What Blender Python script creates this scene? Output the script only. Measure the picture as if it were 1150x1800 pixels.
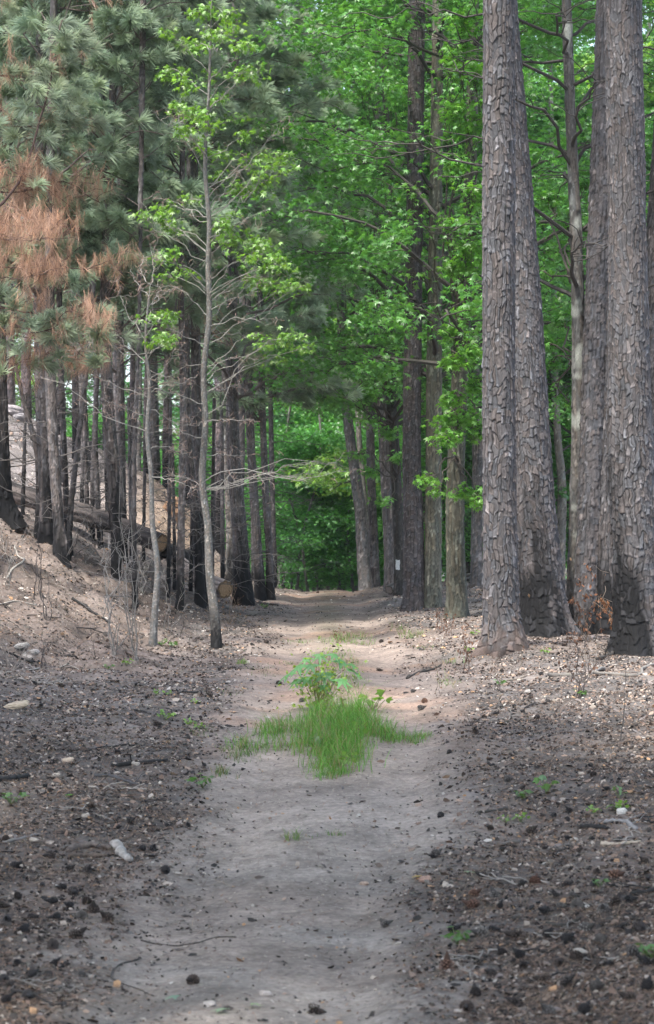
import bpy, math
import numpy as np
from mathutils import Vector

for o in list(bpy.data.objects):
    bpy.data.objects.remove(o)
SC = bpy.context.scene
COL = SC.collection
F = 4000.0                 # focal length in photograph pixels (80 mm on a 24x36 frame held upright)
CZ = 2.0                   # camera height above datum
CX0, CY0 = 575.0, 1000.0   # principal column, horizon row

# ---------------------------------------------------------------- camera
cam = bpy.data.cameras.new('camera')
cam.sensor_fit = 'VERTICAL'; cam.sensor_height = 36.0; cam.sensor_width = 24.0
cam.lens = 80.0; cam.shift_y = 100.0 / 1800.0
cam.clip_start = 0.5; cam.clip_end = 2000
cam.dof.use_dof = True; cam.dof.focus_distance = 27.5; cam.dof.aperture_fstop = 4.6
camo = bpy.data.objects.new('camera', cam); COL.objects.link(camo)
camo.location = (0, 0, CZ); camo.rotation_euler = (math.radians(90), 0, 0)
SC.camera = camo
# ---------------------------------------------------------------- sky, sun, exposure
SUN_EL, SUN_AZ = math.radians(62), math.radians(-146)   # azimuth from +Y, clockwise: behind the camera, to the left
world = bpy.data.worlds.new('World'); SC.world = world; world.use_nodes = True
wn = world.node_tree; wn.nodes.clear()
sky = wn.nodes.new('ShaderNodeTexSky'); sky.sky_type = 'NISHITA'; sky.sun_disc = False
sky.sun_elevation = SUN_EL; sky.sun_rotation = SUN_AZ; sky.air_density = 1.0; sky.dust_density = 3.0; sky.ozone_density = 0.6
wb = wn.nodes.new('ShaderNodeBackground'); wb.inputs['Strength'].default_value = 0.15
wo = wn.nodes.new('ShaderNodeOutputWorld')
hs = wn.nodes.new('ShaderNodeHueSaturation'); hs.inputs['Saturation'].default_value = .8   # thin cloud: a whiter sky
wn.links.new(sky.outputs[0], hs.inputs['Color']); wn.links.new(hs.outputs[0], wb.inputs['Color']); wn.links.new(wb.outputs[0], wo.inputs['Surface'])
sun = bpy.data.lights.new('sun', 'SUN'); sun.energy = 2.1; sun.angle = math.radians(3.5); sun.color = (1.0, 0.95, 0.87)
suno = bpy.data.objects.new('sun', sun); COL.objects.link(suno)
sd = Vector((math.sin(SUN_AZ) * math.cos(SUN_EL), math.cos(SUN_AZ) * math.cos(SUN_EL), math.sin(SUN_EL)))
suno.rotation_euler = sd.to_track_quat('Z', 'Y').to_euler(); suno.location = sd * 60
SC.view_settings.view_transform = 'Standard'; SC.view_settings.look = 'None'
SC.view_settings.gamma = 1.0; SC.view_settings.exposure = 1.78
SC.cycles.max_bounces = 7; SC.cycles.diffuse_bounces = 4; SC.cycles.transmission_bounces = 5; SC.cycles.transparent_max_bounces = 4

# ================================================================ helpers
rng = np.random.default_rng(7)
def R_(seed): return np.random.default_rng(seed)

def vnoise(p, seed=0):
    p = np.asarray(p, float); i = np.floor(p).astype(np.int64); f = p - i; f = f * f * (3 - 2 * f)
    def h(ix, iy, iz):
        n = (ix * 374761393 + iy * 668265263 + iz * 2147483647 + seed * 1274126177) & 0xffffffff
        n = ((n ^ (n >> 13)) * 1103515245) & 0xffffffff
        n = (n ^ (n >> 16)) & 0xffffffff
        n = (n * 2246822519) & 0xffffffff
        return ((n ^ (n >> 15)) & 0xffffff) / float(0xffffff)
    x, y, z = i[..., 0], i[..., 1], i[..., 2]; r = 0
    for dx in (0, 1):
        for dy in (0, 1):
            for dz in (0, 1):
                w = (f[..., 0] if dx else 1 - f[..., 0]) * (f[..., 1] if dy else 1 - f[..., 1]) * (f[..., 2] if dz else 1 - f[..., 2])
                r = r + w * h(x + dx, y + dy, z + dz)
    return r * 2 - 1
def fbm(p, o=3, seed=0):
    p = np.asarray(p, float); r = 0; a = 1.0; t = 0
    for k in range(o):
        r = r + a * vnoise(p * (2 ** k), seed + k * 17); t += a; a *= .5
    return r / t
def sstep(a, b, x):
    t = np.clip((x - a) / (b - a), 0, 1); return t * t * (3 - 2 * t)

def make_obj(name, V, faces, mat, parent=None, col=None, smooth=False, loc=None):
    """faces: (M,k) int array, or list of such arrays with differing k; V (N,3); col (N,3)"""
    V = np.ascontiguousarray(V, dtype=np.float32)
    if isinstance(faces, np.ndarray): faces = [faces]
    faces = [np.asarray(f, dtype=np.int32) for f in faces if len(f)]
    loops = np.concatenate([f.ravel() for f in faces]); sizes = np.concatenate([np.full(len(f), f.shape[1], np.int32) for f in faces])
    me = bpy.data.meshes.new(name)
    me.vertices.add(len(V)); me.vertices.foreach_set('co', V.ravel())
    me.loops.add(len(loops)); me.loops.foreach_set('vertex_index', loops)
    st = np.zeros(len(sizes), np.int32); st[1:] = np.cumsum(sizes)[:-1]
    me.polygons.add(len(sizes)); me.polygons.foreach_set('loop_start', st)
    me.polygons.foreach_set('loop_total', sizes)
    me.polygons.foreach_set('use_smooth', np.full(len(sizes), smooth, bool))
    me.update(calc_edges=True)
    if col is not None:
        a = me.color_attributes.new('Col', 'FLOAT_COLOR', 'POINT')
        c = np.ones((len(V), 4), np.float32); c[:, :3] = np.clip(col, 0, 1)
        a.data.foreach_set('color', c.ravel())
    me.materials.append(mat)
    o = bpy.data.objects.new(name, me); COL.objects.link(o)
    if parent is not None: o.parent = parent
    if loc is not None: o.location = loc
    return o
def tag(o, label, cat, group=None, kind=None):
    o['label'] = label; o['category'] = cat
    if group: o['group'] = group
    if kind: o['kind'] = kind
    return o
def thing(name, label, cat, loc=(0, 0, 0), group=None, rz=0):
    o = bpy.data.objects.new(name, None); COL.objects.link(o); o.location = loc; o.rotation_euler = (0, 0, rz)
    o.empty_display_size = .1
    return tag(o, label, cat, group)

class Acc:     # collects geometry for one mesh
    def __init__(s): s.V = []; s.F = {}; s.C = []; s.n = 0
    def add(s, V, Fc, C):
        V = np.asarray(V).reshape(-1, 3)
        C = np.asarray(C, float)
        if C.ndim == 1: C = np.tile(C, (len(V), 1))
        s.V.append(V); s.C.append(C.reshape(-1, 3))
        for f in (Fc if isinstance(Fc, list) else [Fc]):
            f = np.asarray(f); s.F.setdefault(f.shape[1], []).append(f + s.n)
        s.n += len(V)
    def obj(s, name, mat, parent=None, smooth=False, loc=None, sub=None):
        if not s.n: return None
        V = np.concatenate(s.V)
        if sub is not None: V = V - np.asarray(sub)
        return make_obj(name, V, [np.concatenate(v) for v in s.F.values()], mat, parent, np.concatenate(s.C), smooth, loc)

def unit(v): return v / np.maximum(np.linalg.norm(v, axis=-1, keepdims=True), 1e-9)
def tubes(P, Rr, ns=5, ang=False):
    """P (B,K,3) paths, Rr (B,K) radii"""
    P = np.asarray(P, float); Rr = np.asarray(Rr, float)
    if P.ndim == 2: P = P[None]; Rr = Rr[None]
    B, K, _ = P.shape
    T = unit(np.gradient(P, axis=1))
    Tm = unit(T.mean(axis=1, keepdims=True))
    ref = np.where(np.abs(Tm[..., 2:3]) > .8, np.array([1., 0, 0]), np.array([0, 0, 1.]))
    A = unit(np.cross(ref, T)); Bn = np.cross(T, A)
    th = np.arange(ns) * 2 * math.pi / ns
    V = P[:, :, None] + Rr[:, :, None, None] * (np.cos(th)[:, None] * A[:, :, None] + np.sin(th)[:, None] * Bn[:, :, None])
    b = (np.arange(B) * K * ns)[:, None, None]; k = (np.arange(K - 1) * ns)[None, :, None]; i = np.arange(ns)[None, None]; j = (i + 1) % ns
    q = np.stack([b + k + i, b + k + j, b + k + ns + j, b + k + ns + i], -1).reshape(-1, 4)
    return V.reshape(-1, 3), q
def caps(V0, K, ns):   # end n-gons of a single tube
    return np.array([list(range((K - 1) * ns, K * ns))]), np.array([list(range(ns - 1, -1, -1))])
def resample(P, n, extra=None):
    P = np.asarray(P, float); d = np.r_[0, np.cumsum(np.linalg.norm(np.diff(P, axis=0), axis=1))]
    # smooth (Catmull-like) by cubic hermite through points
    m = np.gradient(P, d, axis=0) if len(P) > 2 else np.tile((P[1] - P[0]) / d[1], (2, 1))
    t = np.linspace(0, d[-1], n) if np.isscalar(n) else np.asarray(n)
    k = np.clip(np.searchsorted(d, t, side='right') - 1, 0, len(P) - 2); h = (d[k + 1] - d[k]); u = ((t - d[k]) / h)[:, None]; h = h[:, None]
    Q = (2*u**3 - 3*u**2 + 1) * P[k] + (u**3 - 2*u**2 + u) * h * m[k] + (-2*u**3 + 3*u**2) * P[k + 1] + (u**3 - u**2) * h * m[k + 1]
    if extra is None: return Q
    return Q, np.interp(t, d, extra), t
def basis(z, roll):
    z = unit(z); ref = np.where(np.abs(z[:, 2:3]) > .9, np.array([1., 0, 0]), np.array([0, 0, 1.]))
    x = unit(np.cross(ref, z)); y = np.cross(z, x)
    c, s = np.cos(roll)[:, None], np.sin(roll)[:, None]
    return np.stack([c * x + s * y, -s * x + c * y, z], axis=-1)    # columns are axes

# ================================================================ materials
def nt(name):
    m = bpy.data.materials.new(name); m.use_nodes = True; t = m.node_tree; t.nodes.clear()
    return m, t, t.nodes, t.links
def nd(N, typ, **kw):
    n = N.new(typ)
    for k, v in kw.items():
        if k in n.inputs.keys(): n.inputs[k].default_value = v
        else: setattr(n, k, v)
    return n
def mat_attr(name, rough=.9, nscale=40, namp=.35, bump=.3, bdist=.01, spec=.3, stretch=(1, 1, 1), n2=None):
    m, t, N, L = nt(name)
    a = nd(N, 'ShaderNodeAttribute', attribute_name='Col'); tc = N.new('ShaderNodeTexCoord')
    mp = N.new('ShaderNodeMapping'); mp.inputs['Scale'].default_value = stretch; L.new(tc.outputs['Object'], mp.inputs[0])
    no = nd(N, 'ShaderNodeTexNoise', Scale=nscale, Detail=5.0, Roughness=.65); L.new(mp.outputs[0], no.inputs['Vector'])
    mr = N.new('ShaderNodeMapRange'); mr.inputs[1].default_value = .3; mr.inputs[2].default_value = .7
    mr.inputs[3].default_value = 1 - namp; mr.inputs[4].default_value = 1 + namp; L.new(no.outputs[0], mr.inputs[0])
    vm = nd(N, 'ShaderNodeVectorMath', operation='SCALE'); L.new(a.outputs['Color'], vm.inputs[0]); L.new(mr.outputs[0], vm.inputs['Scale'])
    b = nd(N, 'ShaderNodeBsdfPrincipled', Roughness=rough); b.inputs['Specular IOR Level'].default_value = spec
    L.new(vm.outputs[0], b.inputs['Base Color'])
    bp = nd(N, 'ShaderNodeBump', Strength=bump, Distance=bdist); L.new(no.outputs[0], bp.inputs['Height']); L.new(bp.outputs[0], b.inputs['Normal'])
    o = N.new('ShaderNodeOutputMaterial'); L.new(b.outputs[0], o.inputs[0]); return m
def mat_leaf(name, trans=.4, gloss=.05, rough=.4, tmul=(1.2, 1.15, .6)):
    m, t, N, L = nt(name)
    a = nd(N, 'ShaderNodeAttribute', attribute_name='Col')
    d = N.new('ShaderNodeBsdfDiffuse'); L.new(a.outputs['Color'], d.inputs[0])
    vm = nd(N, 'ShaderNodeVectorMath', operation='MULTIPLY'); vm.inputs[1].default_value = tmul; L.new(a.outputs['Color'], vm.inputs[0])
    tr = N.new('ShaderNodeBsdfTranslucent'); L.new(vm.outputs[0], tr.inputs[0])
    mx = N.new('ShaderNodeMixShader'); mx.inputs[0].default_value = trans; L.new(d.outputs[0], mx.inputs[1]); L.new(tr.outputs[0], mx.inputs[2])
    g = nd(N, 'ShaderNodeBsdfGlossy', Roughness=rough); g.inputs[0].default_value = (1, 1, 1, 1)
    m2 = N.new('ShaderNodeMixShader'); m2.inputs[0].default_value = gloss; L.new(mx.outputs[0], m2.inputs[1]); L.new(g.outputs[0], m2.inputs[2])
    o = N.new('ShaderNodeOutputMaterial'); L.new(m2.outputs[0], o.inputs[0]); return m
M_BARK = mat_attr('bark', .85, 55, .3, .5, .006, .3, (1, 1, .5))
M_TWIG = mat_attr('twig', .85, 30, .25, .2, .003)
M_LEAF = mat_leaf('leaf', .5, .05, .42)
M_NEEDLE = mat_leaf('needle', .25, .05, .5, (1, 1, .8))
M_DEAD = mat_leaf('dead_needle', .3, .01, .6, (1, 1, .9))
M_GRASS = mat_leaf('grass_blade', .35, .03, .5)
M_LITTER = mat_attr('litter', .9, 60, .2, .0, .001, .2)
M_CONE = mat_attr('cone_scale', .8, 80, .2, .1, .001, .35)
M_WOOD = mat_attr('wood', .8, 40, .3, .4, .004, .3)
M_STONE = mat_attr('stone', .9, 25, .25, .4, .006, .3)

# ================================================================ terrain
ST = [  # depth, [(photo column, photo row) of the ground at that depth]
 (10.8, [(-900,1740),(-400,1765),(0,1785),(150,1793),(400,1800),(700,1792),(1150,1745),(1700,1690)]),
 (14,   [(-900,1470),(-400,1540),(0,1580),(200,1587),(465,1593),(740,1585),(1150,1545),(1700,1500)]),
 (16,   [(-900,1320),(-400,1390),(0,1432),(280,1448),(540,1451),(780,1442),(1150,1405),(1700,1370)]),
 (20,   [(-900,1080),(-400,1180),(0,1265),(350,1286),(590,1289),(800,1280),(1150,1243),(1700,1210)]),
 (24,   [(-900,880),(-300,1080),(0,1185),(120,1200),(400,1204),(600,1203),(780,1194),(950,1176),(1150,1170),(1700,1150)]),
 (26.5, [(-900,760),(-200,1000),(0,1110),(100,1145),(250,1164),(400,1168),(600,1168),(760,1162),(900,1146),(1150,1153),(1700,1140)]),
 (29,   [(-900,640),(-200,890),(0,1010),(100,1055),(200,1098),(280,1130),(400,1137),(600,1136),(760,1127),(900,1114),(1150,1118),(1700,1105)]),
 (32.5, [(-900,560),(-200,810),(0,918),(60,945),(120,978),(200,1020),(260,1055),(320,1085),(400,1100),(590,1103),(720,1092),(850,1086),(1150,1082),(1700,1070)]),
 (36,   [(-900,540),(-200,800),(0,885),(100,925),(200,975),(260,1010),(320,1050),(370,1072),(420,1080),(580,1083),(720,1074),(850,1068),(1150,1062),(1700,1050)]),
 (42,   [(-900,500),(-200,730),(0,810),(100,850),(200,890),(280,935),(330,985),(380,1030),(440,1055),(580,1063),(700,1055),(900,1045),(1150,1040),(1700,1030)]),
 (50,   [(-900,400),(-200,640),(0,715),(150,775),(250,835),(320,880),(390,960),(440,1020),(480,1037),(560,1038),(640,1036),(690,1026),(800,1024),(1150,1018),(1700,1010)]),
 (60,   [(-900,500),(-200,700),(0,760),(200,860),(300,920),(400,1000),(450,1040),(500,1046),(620,1046),(690,1034),(800,1030),(1150,1015),(1700,1000)]),
 (80,   [(-900,600),(-200,780),(0,860),(200,940),(300,980),(400,1040),(560,1062),(660,1055),(1150,1020),(1700,1000)]),
 (120,  [(-900,750),(0,930),(300,1020),(560,1060),(1150,1030),(1700,1010)]),
]
GX = np.arange(-45, 45.01, .1); GYv = np.arange(0, 130.01, .1)
_rows = []
_ys = [a for a, _ in ST]
for Yd, pts in ST:
    x = np.array([(p[0] - CX0) / F * Yd for p in pts]); z = np.array([(CY0 - p[1]) / F * Yd + CZ for p in pts])
    e = (z[1] - z[0]) / (x[1] - x[0]); e2 = (z[-1] - z[-2]) / (x[-1] - x[-2])
    x = np.r_[x[0] - 12, x[0] - 6, x, x[-1] + 6]; z = np.r_[z[0] - 7 * e, z[0] - 5.0 * e, z, z[-1] + 3 * e2]
    _rows.append(np.interp(GX, x, z))
_rows = np.array(_rows)
GZ = np.empty((len(GYv), len(GX)))
_k = np.clip(np.searchsorted(_ys, GYv, side='right') - 1, 0, len(_ys) - 2)
_ysa = np.array(_ys, float); _u = np.clip((GYv - _ysa[_k]) / (_ysa[_k + 1] - _ysa[_k]), 0, 1)[:, None]
GZ = _rows[_k] * (1 - _u) + _rows[_k + 1] * _u
_near = GYv < 10.8
GZ[_near] = _rows[0] + (10.8 - GYv[_near])[:, None] * .018
def _blur(a, n, axis):
    pad = [(0, 0), (0, 0)]; pad[axis] = (n, n); b = np.pad(a, pad, mode='edge'); c = np.cumsum(b, axis=axis)
    if axis == 0: c = np.vstack([np.zeros((1, c.shape[1])), c]); return (c[2*n+1:] - c[:-2*n-1]) / (2*n+1)
    c = np.hstack([np.zeros((c.shape[0], 1)), c]); return (c[:, 2*n+1:] - c[:, :-2*n-1]) / (2*n+1)
for _ in range(2): GZ = _blur(_blur(GZ, 2, 1), 5, 0)

EDGE_Y = np.array([-60, 8, 10.8, 14, 16, 18.8, 20, 24, 28.5, 42, 51, 60, 90.])
EL = (np.array([-60, -20, 70, 225, 325, 392, 372, 440, 468, 492, 503, 515, 540.]) - CX0) / F
ER = (np.array([1100, 900, 735, 745, 800, 832, 822, 772, 705, 668, 655, 640, 600.]) - CX0) / F
def track(X, Y):
    """signed: 1 inside the track, 0 outside, plus position across it 0..1"""
    Yc = np.clip(Y, 8, 90)
    l = np.interp(Y, EDGE_Y, EL) * Yc; r = np.interp(Y, EDGE_Y, ER) * Yc
    n = fbm(np.stack([X * 1.4, Y * .5, X * 0], -1), 3, 5) * .4 + fbm(np.stack([X * 6, Y * 2.5, X * 0], -1), 2, 9) * .22
    d = np.minimum(X - l, r - X) + n
    return sstep(-.45, .5, d), (X - l) / (r - l)
def gz0(X, Y):
    fx = np.clip((X - GX[0]) / .1, 0, len(GX) - 1.001); fy = np.clip(Y / .1, 0, len(GYv) - 1.001)
    ix = fx.astype(int); iy = fy.astype(int); u = fx - ix; v = fy - iy
    return (GZ[iy, ix] * (1-u) * (1-v) + GZ[iy, ix+1] * u * (1-v) + GZ[iy+1, ix] * (1-u) * v + GZ[iy+1, ix+1] * u * v)
def gz(X, Y):
    X = np.asarray(X, float); Y = np.asarray(Y, float); z = gz0(X, Y)
    m, s = track(X, Y)
    P = np.stack([X, Y, X * 0], -1)
    rough = fbm(P * 1.1, 3, 21) * .09 + fbm(P * 5, 3, 22) * .03
    z = z + rough * (1 - .8 * m)
    z = z - m * (.045 * (np.exp(-((s - .2) / .13) ** 2) + np.exp(-((s - .8) / .13) ** 2))) + m * fbm(P * np.array([2.2, 3, 1]), 3, 31) * .012
    # gullied soil on the cut bank beyond the dip
    bank = sstep(-.8, -1.6, X + (Y - 40) * .03) * sstep(36, 41, Y) * sstep(62, 52, Y)
    lb = sstep(-1.6, -2.6, X) * sstep(23, 26, Y)
    z = z + lb * (.16 * fbm(P * 1.3, 3, 71) - .16 * sstep(.16, .0, np.abs(fbm(np.stack([X * .45, Y * 1.1 + X * .5, X * 0], -1), 3, 72))) + .05 * fbm(P * 4, 2, 73))
    g = np.abs(fbm(np.stack([X * .5, Y * .9, X * 0], -1), 3, 41)); z = z - bank * (g < .12) * (.12 - g) * 3.0
    # soil mounded round the big trunks
    for (mx, my, a, w) in ((2.05, 27.2, .1, .7), (3.75, 27.3, .1, .8), (1.52, 39.2, .1, .6), (2.6, 31, .08, 1.0)):
        z = z + a * np.exp(-((X - mx) ** 2 + (Y - my) ** 2) / w ** 2)
    return z
def gz1(x, y): return float(gz(np.array([x]), np.array([y]))[0])
_sy = np.arange(9, 130, .05)
def G(px, py):
    """ground point seen at that place of the photograph"""
    X = (px - CX0) / F * _sy; z = gz(X, _sy); r = CY0 - (z - CZ) * F / _sy
    k = int(np.argmax(r <= py)) if (r <= py).any() else int(np.argmin(r))
    return Vector((X[k], _sy[k], z[k]))
def W(px, py, Y): return np.array([(px - CX0) / F * Y, Y, (CY0 - py) / F * Y + CZ])

# ---- ground sheet
def axis(dense0, dense1, d, far, g=1.12):
    a = list(np.arange(dense0, dense1 + d * .5, d)); s = d; lo = [dense0]; hi = [a[-1]]
    while hi[-1] < far[1]: s *= g; hi.append(hi[-1] + s)
    s = d
    while lo[-1] > far[0]: s *= g; lo.append(lo[-1] - s)
    return np.array(lo[:0:-1] + a + hi[1:])
ax = axis(-5.0, 5.0, .03, (-160, 160), 1.06)
ay = [-60.]
while ay[-1] < 9: ay.append(ay[-1] + max(.06, (9 - ay[-1]) * .1))
while ay[-1] < 260: ay.append(ay[-1] + max(.035, (ay[-1]) * .0022) * (1 if ay[-1] < 60 else (ay[-1] / 60) ** 3))
ay = np.array(ay)
XX, YY = np.meshgrid(ax, ay); ZZ = gz(XX, YY)
m_t, s_t = track(XX, YY)
P3 = np.stack([XX, YY, XX * 0], -1)
n1 = fbm(P3 * .8, 3, 51); n2 = fbm(P3 * 4, 3, 52); n3 = fbm(P3 * np.array([6, 11, 1]), 3, 53)
def cc(*a): return np.array(a, float)
verge = cc(.105, .096, .092) * ((1 + .45 * n1 + .5 * n2) * (1 + .4 * sstep(17, 24, YY)))[..., None]
# lighter, redder needles on the left bank and at the foot of the pines
red = sstep(.0, .5, n1 + .3 * sstep(22, 26, YY))[..., None]
verge = verge * (1 - .5 * red) + cc(.20, .16, .14) * (1 + .4 * n2)[..., None] * .5 * red
bankm = (sstep(24, 27, YY) * sstep(-1.6, -2.4, XX) * sstep(36, 33, YY))[..., None]
verge = verge * (1 - bankm) + cc(.155, .127, .113) * (1 + .5 * n2 + .2 * n1)[..., None] * bankm
hill = (sstep(35, 40, YY) * sstep(-1.2, -2.5, XX))[..., None]
verge = verge * (1 - hill) + cc(.19, .175, .175) * (1 + .45 * n2)[..., None] * hill
cut = (sstep(37, 41, YY) * sstep(60, 52, YY) * np.exp(-((XX + 2.75 + (YY - 42) * .03) / 1.15) ** 2) * sstep(-.5, .1, n1 + .3))[..., None]
verge = verge * (1 - cut) + cc(.30, .23, .18) * (1 + .3 * n2)[..., None] * cut
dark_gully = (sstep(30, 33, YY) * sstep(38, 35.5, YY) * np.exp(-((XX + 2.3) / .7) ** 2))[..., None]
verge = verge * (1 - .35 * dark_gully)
nr = sstep(24, 14, YY)[..., None]
trk = (cc(.27, .22, .19) * (1 - nr) + cc(.268, .236, .212) * nr) * (1 + .22 * n1 + .14 * n3 + .2 * n2)[..., None]
smg = sstep(.0, .35, fbm(P3 * np.array([1.3, 1.6, 1]), 3, 57))[..., None] * nr; trk = trk * (1 - .2 * smg)
pnk = sstep(.05, .4, fbm(P3 * np.array([.7, 1.0, 1]), 3, 58))[..., None]; trk = trk * (1 + pnk * (1 - .7 * nr) * np.array([.2, .04, -.06]))
mid = np.exp(-((s_t - .47) / .15) ** 2) * sstep(17, 20, YY) * (.6 + .6 * n2)
trk = trk * (1 - .55 * np.clip(mid, 0, 1))[..., None] + cc(.12, .12, .07) * .55 * np.clip(mid, 0, 1)[..., None]
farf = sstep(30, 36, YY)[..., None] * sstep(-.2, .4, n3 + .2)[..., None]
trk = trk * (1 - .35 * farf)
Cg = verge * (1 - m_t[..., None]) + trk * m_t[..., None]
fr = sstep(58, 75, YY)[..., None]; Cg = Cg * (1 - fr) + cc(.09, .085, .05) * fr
ny, nx = XX.shape
idx = np.arange(ny * nx).reshape(ny, nx)
Q = np.stack([idx[:-1, :-1], idx[:-1, 1:], idx[1:, 1:], idx[1:, :-1]], -1).reshape(-1, 4)

def mat_ground():
    m, t, N, L = nt('ground')
    a = nd(N, 'ShaderNodeAttribute', attribute_name='Col'); tc = N.new('ShaderNodeTexCoord')
    n1 = nd(N, 'ShaderNodeTexNoise', Scale=22.0, Detail=8.0, Roughness=.75); L.new(tc.outputs['Object'], n1.inputs['Vector'])
    n2 = nd(N, 'ShaderNodeTexNoise', Scale=3.0, Detail=4.0, Roughness=.6); L.new(tc.outputs['Object'], n2.inputs['Vector'])
    r1 = N.new('ShaderNodeMapRange'); r1.inputs[1].default_value = .3; r1.inputs[2].default_value = .7; r1.inputs[3].default_value = .55; r1.inputs[4].default_value = 1.45
    L.new(n1.outputs[0], r1.inputs[0])
    r2 = N.new('ShaderNodeMapRange'); r2.inputs[1].default_value = .3; r2.inputs[2].default_value = .7; r2.inputs[3].default_value = .8; r2.inputs[4].default_value = 1.2
    L.new(n2.outputs[0], r2.inputs[0])
    mu = nd(N, 'ShaderNodeMath', operation='MULTIPLY'); L.new(r1.outputs[0], mu.inputs[0]); L.new(r2.outputs[0], mu.inputs[1])
    vs = nd(N, 'ShaderNodeVectorMath', operation='SCALE'); L.new(a.outputs['Color'], vs.inputs[0]); L.new(mu.outputs[0], vs.inputs['Scale'])
    vo = nd(N, 'ShaderNodeTexVoronoi', Scale=34.0); L.new(tc.outputs['Object'], vo.inputs['Vector'])
    lt = nd(N, 'ShaderNodeMath', operation='LESS_THAN'); lt.inputs[1].default_value = .2; L.new(vo.outputs['Distance'], lt.inputs[0])
    sp = N.new('ShaderNodeSeparateColor'); L.new(vo.outputs['Color'], sp.inputs[0])
    gt = nd(N, 'ShaderNodeMath', operation='GREATER_THAN'); gt.inputs[1].default_value = .72; L.new(sp.outputs[0], gt.inputs[0])
    mm = nd(N, 'ShaderNodeMath', operation='MULTIPLY'); L.new(lt.outputs[0], mm.inputs[0]); L.new(gt.outputs[0], mm.inputs[1])
    mx = N.new('ShaderNodeMix'); mx.data_type = 'RGBA'; L.new(mm.outputs[0], mx.inputs[0]); L.new(vs.outputs[0], mx.inputs[6]); mx.inputs[7].default_value = (.4, .36, .32, 1)
    b = nd(N, 'ShaderNodeBsdfPrincipled', Roughness=.95); b.inputs['Specular IOR Level'].default_value = .15
    L.new(mx.outputs[2], b.inputs['Base Color'])
    bp = nd(N, 'ShaderNodeBump', Strength=.6, Distance=.02); L.new(n1.outputs[0], bp.inputs['Height']); L.new(bp.outputs[0], b.inputs['Normal'])
    o = N.new('ShaderNodeOutputMaterial'); L.new(b.outputs[0], o.inputs[0]); return m
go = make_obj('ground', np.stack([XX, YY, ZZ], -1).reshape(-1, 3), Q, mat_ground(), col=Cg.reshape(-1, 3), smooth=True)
go['kind'] = 'structure'; go['label'] = 'bare dirt trail running uphill between dark littered verges'

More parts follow.
